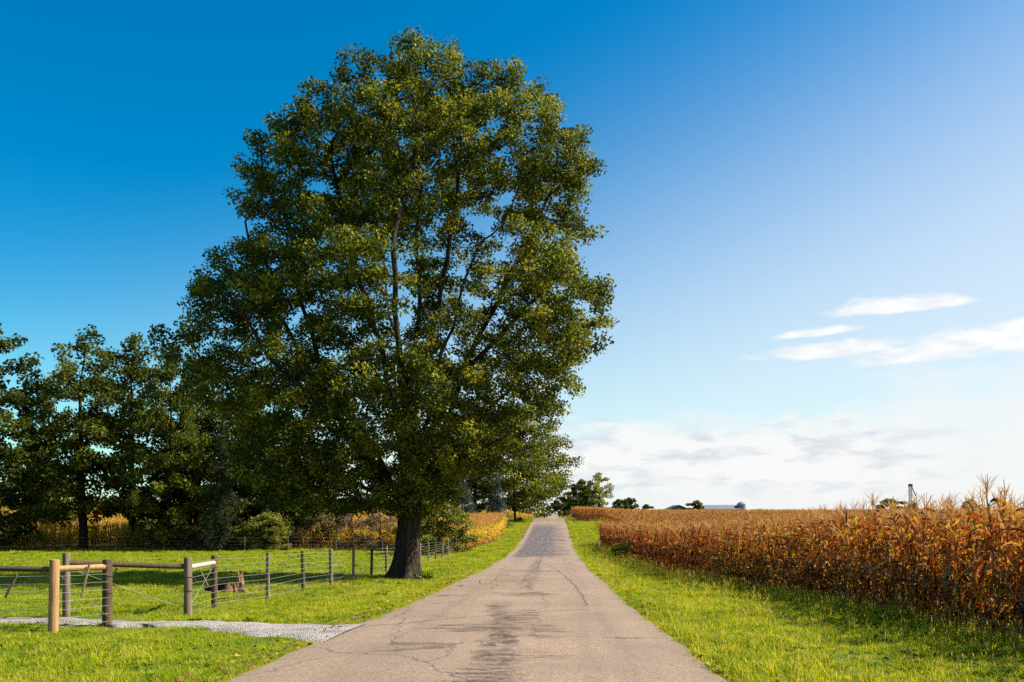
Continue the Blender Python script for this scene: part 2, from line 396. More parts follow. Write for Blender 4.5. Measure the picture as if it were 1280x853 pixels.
for b_ in ((-1.35, 15.0, 1.5, 1.0), (-0.62, 17.2, 0.5, 2.6), (-1.0, 24.6, 1.4, 1.6, .9), (-3.0, 24.2, 0.6, 1.0, .9), (-0.35, 11.4, 0.75, 0.9), (-0.85, 9.6, 0.5, 1.6), (-2.5, 17.4, 0.6, .4), (-0.1, 14.6, 0.5, 1.8, .7), (-1.4, 32, 1.6, 1.6, .7), (-1.2, 41, 1.8, 2.0, .7), (-1.6, 53, 1.6, 2.0, .7)):
    st = t.math('MAXIMUM', st, blot(*b_))
col = t.mix(t.math('MULTIPLY', st, 0.92), col, (.048, .030, .021))
# older, darker surface in the dip
jag = t.math('MULTIPLY', t.math('SUBTRACT', cross, 0.5), 24.0)
PYj = t.math('ADD', PY, jag)
old = t.math('MULTIPLY', t.smooth(PYj, 59, 63), t.math('SUBTRACT', 1.0, t.smooth(PYj, 118, 134)))
ragged = t.noise(t.vec(t.math('MULTIPLY', PX, 0.35), t.math('MULTIPLY', PY, 0.55), 0.0), 1.0, 6, 0.7)
old = t.math('MULTIPLY', old, t.math('SUBTRACT', 1.0, t.math('MULTIPLY', t.smooth(t.math('ADD', PX, t.math('MULTIPLY', t.math('SUBTRACT', ragged, 0.5), 9.0)), -0.4, 1.2), 0.9)))
old = t.math('MULTIPLY', old, t.smooth(PXw, -3.4, -2.8))
old2 = t.math('MULTIPLY', rangey(136, 142, 150, 156), t.math('MULTIPLY', t.ramp(cross, [(0.4, 0.2), (0.6, 1.0)]), t.math('SUBTRACT', 1, t.smooth(PX, 1.0, 1.6))))
oldc = t.mix(t.ramp(streak, [(0.35, 0.0), (0.65, 1.0)]), (.056, .050, .055), (.14, .122, .118))
col = t.mix(t.math('MULTIPLY', t.math('MAXIMUM', old, t.math('MULTIPLY', old2, 0.7)), 0.92), col, oldc)
tr2 = t.math('MULTIPLY', bandxw(-1.0, 0.45), t.math('MULTIPLY', rangey(24, 30, 56, 62), t.ramp(streak, [(0.36, 0.0), (0.62, 0.8)])))
col = t.mix(t.math('MULTIPLY', tr2, 0.85), col, (.085, .064, .054))
tr3 = t.math('MULTIPLY', t.math('MAXIMUM', bandxw(-2.3, 0.55), bandxw(0.75, 0.6)), t.ramp(streak, [(0.36, 0.0), (0.66, 0.55)]))
col = t.mix(t.math('MULTIPLY', tr3, 0.6), col, (.13, .096, .074))
seam = t.math('MULTIPLY', bandx(RX, 0.035), t.math('MULTIPLY', rangey(40, 46, 160, 190), 0.75))
col = t.mix(seam, col, (.07, .055, .05))
# cracks
vc = t.new('ShaderNodeTexVoronoi', feature='DISTANCE_TO_EDGE'); vc.inputs['Scale'].default_value = 0.21; t.l.new(t.vec(t.math('ADD', PX, t.math('MULTIPLY', t.math('SUBTRACT', t.noise(P_, 1.2, 4), .5), 1.1)), t.math('ADD', t.math('MULTIPLY', PY, 0.55), t.math('MULTIPLY', big, 1.3)), 0), vc.inputs['Vector'])
crk = t.math('MULTIPLY', t.math('SUBTRACT', 1.0, t.smooth(vc.outputs[0], 0.001, 0.0065)), t.ramp(med, [(0.35, 0.0), (0.55, 1.0)]))
col = t.mix(t.math('MULTIPLY', crk, 0.75), col, (.05, .036, .028))
wl = t.math('MULTIPLY', t.math('SUBTRACT', t.noise(P_, 1.6, 4), 0.5), 0.35)
q_ = t.math('DIVIDE', t.math('SUBTRACT', PY, 22.0), 26.0)
cl = t.math('SUBTRACT', t.math('ADD', PX, wl), t.math('SUBTRACT', 0.78, t.math('MULTIPLY', t.math('MULTIPLY', q_, q_), 1.15)))
l1 = t.math('MULTIPLY', t.math('SUBTRACT', 1.0, t.smooth(t.math('ABSOLUTE', cl), 0.015, 0.055)), rangey(19.5, 20.5, 46, 52))
cl = t.math('SUBTRACT', t.math('ADD', PY, t.math('MULTIPLY', wl, 2.0)), t.math('ADD', 18.7, t.math('MULTIPLY', PX, 0.95)))
l2 = t.math('MULTIPLY', t.math('SUBTRACT', 1.0, t.smooth(t.math('ABSOLUTE', cl), 0.03, 0.10)), t.math('SUBTRACT', 1.0, t.smooth(PX, 0.6, 0.8)))
col = t.mix(t.math('MULTIPLY', t.math('MULTIPLY', t.math('MAXIMUM', l1, l2), t.ramp(med, [(0.3, 0.3), (0.5, 1.0)])), 0.72), col, (.07, .05, .04))
edgef = t.smooth(t.math('ABSOLUTE', t.math('SUBTRACT', PXw, RX)), 2.3, 2.85)
col = t.mix(t.math('MULTIPLY', edgef, t.ramp(med, [(0.3, 0.0), (0.7, 0.5)])), col, (.19, .135, .09))
hh = t.math('ADD', t.math('MULTIPLY', agg.outputs['Distance'], -1.0), t.math('MULTIPLY', fine, 0.5))
M['road'] = finish(rm, t, principled(t, col, 0.85, bump(t, hh, 0.7, 0.012), 0.25))
# gravel
vm, t = mat('limestone gravel'); P_ = pos(t)
agg = t.new('ShaderNodeTexVoronoi'); agg.inputs['Scale'].default_value = 42; t.l.new(P_, agg.inputs['Vector'])
ac = t.new('ShaderNodeSeparateColor'); t.l.new(agg.outputs['Color'], ac.inputs[0])
col = t.ramp(ac.outputs[0], [(0.0, (.28, .25, .23)), (0.4, (.52, .475, .45)), (1.0, (.76, .70, .67))])
col = t.mix(t.ramp(t.noise(P_, 1.6, 5), [(0.42, 0.0), (0.7, 0.8)]), col, (.27, .21, .15))
hh = t.math('ADD', t.math('MULTIPLY', agg.outputs['Distance'], -1.0), t.math('MULTIPLY', t.noise(P_, 5, 4), 0.8))
M['gravel'] = finish(vm, t, principled(t, col, 0.95, bump(t, hh, 1.0, 0.05), 0.15))

# ------------------------------------------------------------------ ground, road, driveway
def grid(xs, ys, zf):
    gx, gy = np.meshgrid(xs, ys); z = zf(gx, gy)
    v = np.stack([gx, gy, z], -1).reshape(-1, 3)
    ny, nx = gx.shape; i = np.arange(ny-1)[:, None]*nx; j = np.arange(nx-1)[None]
    f = np.stack([i+j, i+j+1, i+nx+j+1, i+nx+j], -1).reshape(-1, 4)
    return v, f
near = np.arange(-30, 30.01, 0.4)
far = np.concatenate([np.arange(31, 60, 1.5), np.geomspace(62, 4000, 36)])
gx = np.concatenate([-far[::-1], near, far])
gy = np.concatenate([np.arange(-40, 2, 3.0), np.arange(2, 60, 0.4), np.arange(60, 190, 1.0), np.geomspace(192, 3900, 60)])
v, f = grid(gx, gy, H)
mb = MB().add(v, f); me = mb.mesh('ground', M['ground'], True)
def in_left_field(x, y): return ((x < np.interp(y, [70, 76, 92, 115, 118], [-8.6, -8.0, -6.4, -6.6, -7.0])) & (y > 75) & (y < 119) | (x < -9) & (y > 76) & (y < 260) & (x < -9-0.35*np.maximum(y-119, 0)) | (x < -6.5) & (y > 158) & (y < 320)) & ~((x > -30) & (y > 119) & (y < 158))
tb = on_ground(507, 722); rt_ = np.hypot(v[:, 0]-tb[0], v[:, 1]-tb[1])
soil = (rt_ < 1.5) | ((v[:, 0] > edge(v[:, 1])) & (v[:, 1] > -30)) | in_left_field(v[:, 0], v[:, 1])
a = me.attributes.new('soil', 'FLOAT', 'POINT'); a.data.foreach_set('value', soil.astype(np.float32))
ver = (1-sst(np.abs(v[:, 0]-RX), 2.9, 3.35)).astype(np.float32)
a = me.attributes.new('verge', 'FLOAT', 'POINT'); a.data.foreach_set('value', ver)
ground = bpy.data.objects.new('ground', me); COL.objects.link(ground); tag(ground, kind='structure')

ys = np.concatenate([np.arange(-20, 0, 1), np.arange(0, 40, 0.2), np.arange(40, 70, 0.5), np.arange(70, 200, 1.0), np.geomspace(201, 1500, 60)])
def wobble(y, s): return 0.02*np.sin(y*1.9+s)+0.05*np.sin(y*0.33+2*s)+0.02*np.sin(y*4.1+3*s)
rows = []
for yy in ys:
    l = RX-RW+wobble(yy, 0.3); r = RX+RW+wobble(yy, 1.9)
    xs = np.concatenate([[l-0.02], np.linspace(l, r, 11), [r+0.02]])
    z = g(yy)+0.02+0.04*(1-((xs-RX)/RW)**2); z[0] = g(yy)-0.16; z[-1] = g(yy)-0.16
    rows.append(np.stack([xs, np.full_like(xs, yy), z], -1))
v = np.array(rows); ny, nx = v.shape[:2]; i = np.arange(ny-1)[:, None]*nx; j = np.arange(nx-1)[None]
f = np.stack([i+j, i+j+1, i+nx+j+1, i+nx+j], -1).reshape(-1, 4)
tag(MB().add(v.reshape(-1, 3), f).build('road', M['road']), kind='structure')

far_e = [on_ground(*q) for q in ((462, 782), (400, 780.5), (330, 779.5), (230, 777.5), (130, 776), (0, 773.5), (-150, 772))]
near_e = [on_ground(*q) for q in ((392, 806), (366, 800), (318, 797), (250, 787), (130, 783.5), (0, 781), (-150, 780))]
def poly_resample(pts, n):
    pts = np.array(pts); d = np.concatenate([[0], np.cumsum(np.linalg.norm(np.diff(pts, axis=0), axis=1))])
    s = np.linspace(0, d[-1], n); return np.stack([np.interp(s, d, pts[:, k]) for k in range(3)], -1)
fe, ne = poly_resample(far_e, 60), poly_resample(near_e, 60)
fe[0, 0] = ne[0, 0] = RX-RW+0.10
fe[:, 1] += 0.08*np.sin(np.arange(60)*1.1)+0.05*np.sin(np.arange(60)*2.7); ne[:, 1] += 0.09*np.sin(np.arange(60)*0.9+1)+0.05*np.sin(np.arange(60)*2.3)
fe[:4, 1] += np.array([.5, .25, .12, .05]); ne[:4, 1] -= np.array([.5, .3, .15, .06])
k = np.linspace(0, 1, 9)[None, :, None]; dv = ne[:, None]*(1-k)+fe[:, None]*k
prof = np.array([-.08, .02, .03, .035, .04, .035, .03, .02, -.08])
dv[..., 2] = H(dv[..., 0], dv[..., 1])+prof+0.012
i = np.arange(59)[:, None]*9; j = np.arange(8)[None]
f = np.stack([i+j, i+j+1, i+9+j+1, i+9+j], -1).reshape(-1, 4)
tag(MB().add(dv.reshape(-1, 3), f).build('driveway', M['gravel'], smooth=True), kind='structure')
def in_drive(x, y):
    o = np.argsort(fe[:, 0]); return (y < np.interp(x, fe[o, 0], fe[o, 1])) & (y > np.interp(x, ne[np.argsort(ne[:, 0]), 0], ne[np.argsort(ne[:, 0]), 1])) & (x < RX-RW+.3)

# ------------------------------------------------------------------ scattering of uncountable plants
def scatter(name, pts, sources, idx, rot, scl, label, cat=None):
    me = bpy.data.meshes.new(name); me.vertices.add(len(pts)); me.vertices.foreach_set('co', np.asarray(pts, np.float32).ravel())
    for nm, ty, key, arr in (('idx', 'INT', 'value', idx.astype(np.int32)), ('rot', 'FLOAT_VECTOR', 'vector', rot.astype(np.float32)), ('scl', 'FLOAT', 'value', scl.astype(np.float32))):
        at_ = me.attributes.new(nm, ty, 'POINT'); at_.data.foreach_set(key, arr.ravel())
    o = bpy.data.objects.new(name, me); COL.objects.link(o)
    col = bpy.data.collections.new(name+' kinds')
    for k_, s_ in enumerate(sources):
        so_ = bpy.data.objects.new('%s kind %02d' % (name, k_), s_); col.objects.link(so_)
    ng = bpy.data.node_groups.new(name+' scatter', 'GeometryNodeTree')
    ng.interface.new_socket('Geometry', in_out='INPUT', socket_type='NodeSocketGeometry')
    ng.interface.new_socket('Geometry', in_out='OUTPUT', socket_type='NodeSocketGeometry')
    N, L = ng.nodes, ng.links
    gi = N.new('NodeGroupInput'); go = N.new('NodeGroupOutput')
    ip = N.new('GeometryNodeInstanceOnPoints'); ci = N.new('GeometryNodeCollectionInfo')
    ci.inputs['Collection'].default_value = col; ci.inputs['Separate Children'].default_value = True; ci.inputs['Reset Children'].default_value = True
    def named(nm, ty):
        n = N.new('GeometryNodeInputNamedAttribute'); n.data_type = ty; n.inputs['Name'].default_value = nm; return n.outputs['Attribute']
    L.new(gi.outputs[0], ip.inputs['Points']); L.new(ci.outputs[0], ip.inputs['Instance']); ip.inputs['Pick Instance'].default_value = True
    L.new(named('idx', 'INT'), ip.inputs['Instance Index'])
    er = N.new('FunctionNodeEulerToRotation'); L.new(named('rot', 'FLOAT_VECTOR'), er.inputs[0]); L.new(er.outputs[0], ip.inputs['Rotation'])
    L.new(named('scl', 'FLOAT'), ip.inputs['Scale']); L.new(ip.outputs[0], go.inputs[0])
    md = o.modifiers.new('scatter', 'NODES'); md.node_group = ng
    tag(o, label, cat, None, 'stuff')
    return o

# ------------------------------------------------------------------ grass
def blade(mb, x, y, h, wd, az, lean, tone, segs=3):
    s = np.linspace(0, 1, segs+1); d = np.array([math.cos(az), math.sin(az), 0]); sd = np.array([-d[1], d[0], 0])
    c = np.array([x, y, 0])+np.outer(s*s*lean*h, d); c[:, 2] = h*(s-0.35*min(lean, 1.2)*s*s)
    wv = wd*(1-s**1.6*0.92)
    v = np.stack([c-wv[:, None]*sd/2, c+wv[:, None]*sd/2], 1).reshape(-1, 3)
    i = np.arange(segs)*2; f = np.stack([i, i+1, i+3, i+2], -1)
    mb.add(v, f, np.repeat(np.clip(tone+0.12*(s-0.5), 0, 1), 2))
def clump(n, rad, h, seed, dry=0.1, wd=0.008, seedhead=0, weeds=0):
    r = np.random.default_rng(seed); mb = MB()
    for _ in range(n):
        q = rad*math.sqrt(r.random()); a = r.random()*6.283
        tn = r.uniform(.25, .72) if r.random() > dry else r.uniform(.8, 1)
        blade(mb, q*math.cos(a), q*math.sin(a), h*r.uniform(.45, 1.15), wd*r.uniform(.7, 1.4), r.random()*6.283, r.uniform(.1, 1.1), tn)
    for _ in range(seedhead):
        q = rad*math.sqrt(r.random()); a = r.random()*6.283; az = r.random()*6.283; hh_ = h*r.uniform(1.2, 1.8); le = r.uniform(.1, .4)
        blade(mb, q*math.cos(a), q*math.sin(a), hh_, .004, az, le, .86)
        bx, by = q*math.cos(a)+le*hh_*math.cos(az)*.8, q*math.sin(a)+le*hh_*math.sin(az)*.8
        for k_ in range(3):
            p0 = np.array([bx, by, hh_*(.80+.06*k_)]); b = MB(); blade(b, 0, 0, .045, .006, az+k_*2.1, .6, .97, 2)
            b.v = [vv+p0.astype(np.float32) for vv in b.v]; mb.merge(b)
    for _ in range(weeds):
        q = rad*math.sqrt(r.random()); a = r.random()*6.283
        for k_ in range(6): blade(mb, q*math.cos(a), q*math.sin(a), h*r.uniform(.5, .9), .035, k_*1.05+r.random(), r.uniform(.7, 1.3), r.uniform(.05, .4), 3)
    return mb.mesh('grass clump', M['grass'])
short = [clump(26, .11, .095, 10+k_, .08, .0075) for k_ in range(4)]
dryc = [clump(24, .11, .11, 20+k_, .55, .007) for k_ in range(2)]
tall = [clump(24, .12, .18, 30+k_, .18, .008, seedhead=2) for k_ in range(3)]
weed = [clump(8, .10, .10, 40+k_, .05, .008, weeds=3) for k_ in range(2)]
GS = short+dryc+tall+weed       # 0-3 short, 4-5 dry, 6-8 tall, 9-10 weedy
def field_pts(x0, x1, y0, y1, dens):
    n = int((x1-x0)*(y1-y0)*dens); x = rng.uniform(x0, x1, n); y = rng.uniform(y0, y1, n)
    p = pix(x, y); k_ = (p > -300) & (p < 1580); return x[k_], y[k_]
gp = []
def sow(x0, x1, y0, y1, dens, cond, kinds, smin=.8, smax=1.25):
    x, y = field_pts(x0, x1, y0, y1, dens); k_ = cond(x, y) & ~in_drive(x+rng.normal(0, .06, len(x)), y+rng.normal(0, .10, len(x))+.10*np.sin(x*3.0)); x, y = x[k_], y[k_]
    hp = .85+.30*np.sin(x*1.1+y*.5)*np.sin(y*.7-x*.3+1)+.22*np.sin(x*3.1+y*1.7)*np.sin(y*2.3-x)+(.15 if x0 > 0 else 0); gp.append((x, y, kinds(x, y), rng.uniform(smin, smax, len(x))*np.clip(hp, .5, 1.6)))
def kmix(pdry, ptall, pweed):
    def f_(x, y):
        u = rng.random(len(x)); pt = ptall(x, y) if callable(ptall) else ptall
        pat = .5+.5*np.sin(x*.9+y*.35+1)*np.sin(y*.55-x*.4+2)+.35*np.sin(x*2.3-y*1.1); k_ = rng.integers(0, 4, len(x)); k_ = np.where(u < pdry*2.2*np.clip(pat, 0, 1.2), rng.integers(4, 6, len(x)), k_)
        u2 = rng.random(len(x)); k_ = np.where(u2 < pt+.10*(pat > .95)*(x > 0), rng.integers(6, 9, len(x)), k_)
        return np.where(rng.random(len(x)) < pweed, rng.integers(9, 11, len(x)), k_)
    return f_
rr_ = lambda x, y: (x > RX+RW+0.10+wobble(y, 1.9)) & (x < edge(y)+.25)
tallr = lambda x, y: 0.05+0.7*sst(x-edge(y), -1.3, -0.3)*np.clip(y/26, .45, 1)
bands = [(5, 10, 150, 1.0), (10, 16, 110, 1.0), (16, 25, 70, 1.15), (25, 40, 40, 1.3), (40, 62, 24, 1.6), (62, 90, 14, 1.9), (90, 155, 7, 2.4)]
for y0, y1, dn, s_ in bands:
    sow(1.8, 7.8, y0, y1, dn, rr_, kmix(.20, tallr, .17), .8*s_, 1.3*s_)
    xl = -16 if y1 < 20 else -8.2
    sow(xl, RX-RW, y0, y1, dn, lambda x, y: (x < RX-RW-0.10+wobble(y, .3)) & ((y < 17.5) | (x > -7.9) & (y > 16)) & ~in_left_field(x, y), kmix(.17, .02, .15), .8*s_, 1.2*s_)
for y0, y1, dn, s_ in ((16, 26, 42, 1.1), (26, 40, 20, 1.4), (40, 60, 9, 1.9), (60, 77, 7, 2.0)):
    sow(-60, -7.9, y0, y1, dn, lambda x, y: (y > 17.2), kmix(.08, .0, .10), .8*s_, 1.2*s_)
for y0, y1, n_, s_ in ((5, 16, 900, .55), (16, 40, 1300, .75), (40, 90, 1100, 1.1)):
    for sd_ in (-1, 1):
        yy = rng.uniform(y0, y1, n_); lump = .5+.5*np.sin(yy*1.7+sd_)*np.sin(yy*.6); yy = yy[rng.random(n_) < .35+.65*lump]; xx = RX+sd_*(RW+rng.normal(.06, .07, len(yy)))+wobble(yy, 1.9 if sd_ > 0 else .3)
        k_ = ~in_drive(xx-.3, yy); gp.append((xx[k_], yy[k_], rng.integers(0, 6, k_.sum()), rng.uniform(.6, 1.3, k_.sum())*s_))
x = rng.uniform(-14, RX-RW, 2600); y = rng.uniform(12, 19, 2600); k_ = in_drive(x, y); x, y = x[k_], y[k_]
k_ = (np.sin(x*1.9+y*2.2)*np.sin(y*2.9-x*.8)+.6*np.sin(x*5.3+y*4.1) > .55-.12*np.maximum(-x-7, 0)); x, y = x[k_], y[k_]
gp.append((x, y, rng.integers(0, 6, len(x)), rng.uniform(.3, .75, len(x))))
# taller, unmown grass under the fences
for y0, y1, dn, s_ in ((19, 30, 60, .7), (30, 50, 40, .8), (50, 74, 25, 1.0)):
    sow(-8.4, -7.3, y0, y1, dn, lambda x, y: np.abs(x+7.85) < .35, lambda x, y: rng.integers(6, 9, len(x)), .7*s_, 1.1*s_)
sow(-9.1, -8.0, 13.8, 16.2, 45, lambda x, y: np.abs(x+8.45) < .25, lambda x, y: rng.integers(4, 9, len(x)), .5, .8)
sow(-60, -8, 72.5, 75.5, 7, lambda x, y: x > -100, lambda x, y: rng.integers(4, 9, len(x)), 1.2, 2.2)
x = np.concatenate([q[0] for q in gp]); y = np.concatenate([q[1] for q in gp]); ki = np.concatenate([q[2] for q in gp]); sc_ = np.concatenate([q[3] for q in gp])
kq = rng.random(len(x)) < .62+.5*(.5+.5*np.sin(x*1.7+y*.9)*np.sin(y*1.3-x*.6))+(y > 40); rr0 = np.hypot(x-tb[0], y-tb[1]); kq &= rng.random(len(x)) < sst(rr0, .75, 1.9); x, y, ki, sc_ = x[kq], y[kq], ki[kq], sc_[kq]
pts = np.stack([x, y, H(x, y)-.01], -1); rot = np.stack([rng.normal(0, .12, len(x)), rng.normal(0, .12, len(x)), rng.uniform(0, 6.283, len(x))], -1)
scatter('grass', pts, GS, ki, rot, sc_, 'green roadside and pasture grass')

# ------------------------------------------------------------------ corn
def strip(mb, c, side, wv, tone, fold=0.25, up=None, mat_=0):
    """leaf blade with a folded midrib along centre line c"""
    n = len(c); up = np.zeros_like(c) if up is None else up
    L_ = c-side*wv[:, None]/2+up*wv[:, None]*fold; R_ = c+side*wv[:, None]/2+up*wv[:, None]*fold
    v = np.stack([L_, c, R_], 1).reshape(-1, 3); i = np.arange(n-1)*3
    f = np.concatenate([np.stack([i, i+1, i+4, i+3], -1), np.stack([i+1, i+2, i+5, i+4], -1)])
    mb.add(v, f, tone, mat_)
def corn_geo(seed, green=0.0, lod=0):
    r = np.random.default_rng(seed)
    hgt = r.uniform(1.78, 2.12); st = MB(); lf = MB(); ta = MB(); ear = MB()
    lean = r.normal(0, .05, 2)
    zz = np.linspace(0, hgt, 6 if lod == 0 else 3); sp_ = np.stack([lean[0]*zz**1.5, lean[1]*zz**1.5, zz], -1)
    st.tube(sp_, np.linspace(.013, .006, len(zz)), 5 if lod == 0 else 3, r.uniform(.2, .8), cap=False)
    nl = 18 if lod == 0 else (11 if lod == 1 else 7); a0 = r.random()*6.283
    for k_ in range(nl):
        q = (k_+r.uniform(.2, .8))/nl; z0 = hgt*(.10+.86*q); az = a0+math.pi*k_+r.normal(0, .45)
        ln = r.uniform(.50, .85)*(1-.35*abs(q-.5)); segs = 7 if lod == 0 else 3
        th = r.uniform(1.0, 1.42); curl = r.uniform(2.2, 3.1)
        if q > .8 and r.random() < .25: curl *= .4
        s = np.linspace(0, 1, segs+1); ang = th-curl*np.minimum(s/r.uniform(.30, .75), 1)**1.3; ang = np.maximum(ang, -1.5)
        ang = ang+r.normal(0, .12, len(s)); ds = ln/segs
        hx = np.concatenate([[0], np.cumsum(np.cos(ang[:-1])*ds)]); hz = np.concatenate([[0], np.cumsum(np.sin(ang[:-1])*ds)])
        b0 = np.array([lean[0]*z0**1.5, lean[1]*z0**1.5, z0]); wig = np.cumsum(r.normal(0, .10, len(s)))
        azs = az+wig; c = b0+np.stack([hx*np.cos(azs), hx*np.sin(azs), hz], -1)
        tw = np.cumsum(r.normal(0, .45, len(s)))*(s > .1)
        sd = np.stack([-np.sin(azs)*np.cos(tw), np.cos(azs)*np.cos(tw), np.sin(tw)], -1)
        wv = (r.uniform(.030, .058)*(1.0 if lod == 0 else (1.25 if lod == 1 else 1.7)))*np.clip(1.15-(2*s-.75)**2*.45, .1, 1)*(1-s**4*.9)
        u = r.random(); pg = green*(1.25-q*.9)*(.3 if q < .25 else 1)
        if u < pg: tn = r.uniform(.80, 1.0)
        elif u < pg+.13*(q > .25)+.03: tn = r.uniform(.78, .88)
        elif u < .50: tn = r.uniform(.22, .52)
        elif u < .50+.62*max(.8-q, .05): tn = r.uniform(.0, .20)  # low leaves more often dark: dried brown, plus row shade painted into the tone
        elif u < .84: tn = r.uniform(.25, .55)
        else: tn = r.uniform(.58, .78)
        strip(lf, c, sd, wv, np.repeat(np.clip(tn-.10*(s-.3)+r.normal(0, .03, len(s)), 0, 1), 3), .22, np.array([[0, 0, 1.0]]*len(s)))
    tp = sp_[-1]; nb = 8 if lod == 0 else 4
    for k_ in range(nb):
        ln = (.36 if k_ == 0 else r.uniform(.16, .27)); az = r.random()*6.283; sp0 = 0.05 if k_ == 0 else r.uniform(.25, .75)
        s = np.linspace(0, 1, 4 if lod == 0 else 3); off = sp0*s+(.25*s*s if k_ else 0)
        c = tp+np.array([0, 0, .02*k_ if k_ else 0])+np.stack([np.cos(az)*off*ln, np.sin(az)*off*ln, ln*s*(1-.15*sp0*s)], -1)
        wv = np.full(len(s), .012 if lod == 0 else (.02 if lod == 1 else .045)); wv[-1] *= .5
        sd = np.array([-math.sin(az), math.cos(az), 0.]); strip(ta, c, np.tile(sd, (len(s), 1)), wv, r.uniform(.3, .9), .5, np.tile([math.cos(az), math.sin(az), 0], (len(s), 1)))
    if lod == 0:
        az = r.random()*6.283; z0 = hgt*r.uniform(.42, .55); d = np.array([math.cos(az), math.sin(az), 0]); b0 = np.array([lean[0]*z0**1.5, lean[1]*z0**1.5, z0])
        dn = r.uniform(-.9, .6)
        pts_ = b0+np.outer([0, .06, .13, .2, .24], d*.75)+np.outer([0, .02, .06, .09, .10], [0, 0, dn]); ear.tube(pts_, [.012, .028, .032, .024, .006], 6, r.uniform(.75, .95))
        if True:
            strip(ear, b0+np.outer(np.linspace(0, 1, 4), d*.2)+np.array([[0, 0, .03], [0, 0, .05], [0, 0, .0], [0, 0, -.12]]), np.tile([-d[1], d[0], 0], (4, 1)), np.array([.03, .06, .05, .01]), .9)
    return st, lf, ta, ear
M['husk'] = leafy('corn husks', [(0.0, (.25, .15, .06)), (0.7, (.48, .36, .18)), (1.0, (.50, .36, .18))], 0.2, (1.1, 1, .8), 0.8, 0.1, k=.5)
def corn_mesh(seed, green, lod, lm='corn_leaf'):
    st, lf, ta, ear = corn_geo(seed, green, lod); mb = MB(); mb.merge(st, 0); mb.merge(lf, 1); mb.merge(ta, 2)
    if lod == 0: mb.merge(ear, 3)
    return mb.mesh('corn', [M['stalk'], M[lm], M['tassel'], M['husk']])
NV = 12
protos = []
for k_ in range(NV):
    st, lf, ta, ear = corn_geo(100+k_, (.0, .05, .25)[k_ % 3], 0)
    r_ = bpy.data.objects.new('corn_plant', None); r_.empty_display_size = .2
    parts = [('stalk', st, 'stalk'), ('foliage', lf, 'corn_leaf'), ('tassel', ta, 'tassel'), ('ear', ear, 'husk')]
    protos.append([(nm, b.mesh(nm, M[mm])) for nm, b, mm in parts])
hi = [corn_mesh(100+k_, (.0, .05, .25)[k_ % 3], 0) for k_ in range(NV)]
mid = [corn_mesh(200+k_, .03, 1) for k_ in range(6)]
low = [corn_mesh(300+k_, .0, 2) for k_ in range(4)]
left_k = [corn_mesh(400+k_, .42, 1, 'corn_leaf_yellow') for k_ in range(6)]
# rows follow the field's edge
cx, cyy = [], []
for row in range(0, 46):
    sp_ = .145 if row < 4 else .20
    yy = np.arange(8.5, 86, sp_); yy = yy+rng.normal(0, .035, len(yy)); xx = edge(yy)+.12+row*.76+rng.normal(0, .05, len(yy))
    keep = rng.random(len(yy)) > (.04 if row < 3 else .12)
    far_k = rng.random(len(yy)) < np.clip(30/yy, .35, 1); keep &= far_k | (row < 2)
    cx.append(xx[keep]); cyy.append(yy[keep])
cx = np.concatenate(cx); cyy = np.concatenate(cyy); p = pix(cx, cyy); k_ = (p > 640) & (p < 1560); cx, cyy = cx[k_], cyy[k_]
def vis(x, y):                  # plants of the first rows, whose whole height shows from the road
    return y+2.2*np.maximum(x-edge(y)-.3, 0)
order = np.argsort(vis(cx, cyy)); inside = pix(cx, cyy) < 1290
order = order[inside[order]]; front = order[:300]; rest = np.setdiff1d(np.arange(len(cx)), front)
greenpatch = lambda x, y: np.exp(-((pix(x, y)-890)/70)**2)*.8
grp = 'corn plants along the front edge of the field'
lab = 'dry rust-brown corn plant in the front rows of the field beside the right-hand grass verge'
def pick(x, y):
    u = rng.random(len(x)); k_ = rng.integers(0, 4, len(x))*3
    gsel = u < greenpatch(x, y)+.24*(rng.random(len(x)) < .6); return np.where(gsel, k_+2, k_+(rng.random(len(x)) < .5))
kk = pick(cx, cyy)
for n_, q in enumerate(front):
    r_ = empty('corn_plant', (cx[q], cyy[q], H(cx[q], cyy[q])-.02), rng.uniform(0, 6.283)); s_ = rng.uniform(.90, 1.10); r_.scale = (s_, s_, s_)
    tag(r_, lab, 'corn plant', grp)
    for nm, mm in protos[kk[q]]:
        o = bpy.data.objects.new(nm, mm); COL.objects.link(o); o.parent = r_
idx = np.where(cyy[rest] < 34, kk[rest], NV+rng.integers(0, 6, len(rest)))
fx, fy, fi, fs = [cx[rest]], [cyy[rest]], [idx], [rng.uniform(.88, 1.08, len(rest))]
def bulk(x0, x1, y0, y1, dens, kinds, smin, smax, cond):
    x, y = field_pts(x0, x1, y0, y1, dens); k_ = cond(x, y); x, y = x[k_], y[k_]
    fx.append(x); fy.append(y); fi.append(rng.integers(kinds[0], kinds[1], len(x))); fs.append(rng.uniform(smin, smax, len(x)))
R_ok = lambda x, y: x > edge(y)+34
bulk(30, 70, 9, 86, 3.0, (NV, NV+6), .9, 1.08, R_ok)
bulk(3, 100, 86, 136, 2.2, (NV, NV+10), .92, 1.06, lambda x, y: x > edge(y))
bulk(3, 170, 136, 200, 1.3, (NV+6, NV+10), .95, 1.08, lambda x, y: x > edge(y))
bulk(3, 340, 200, 420, .35, (NV+6, NV+10), 1.0, 1.1, lambda x, y: x > np.interp(y, [200, 245, 250, 420], [3.8, 3.8, 16, 24]))
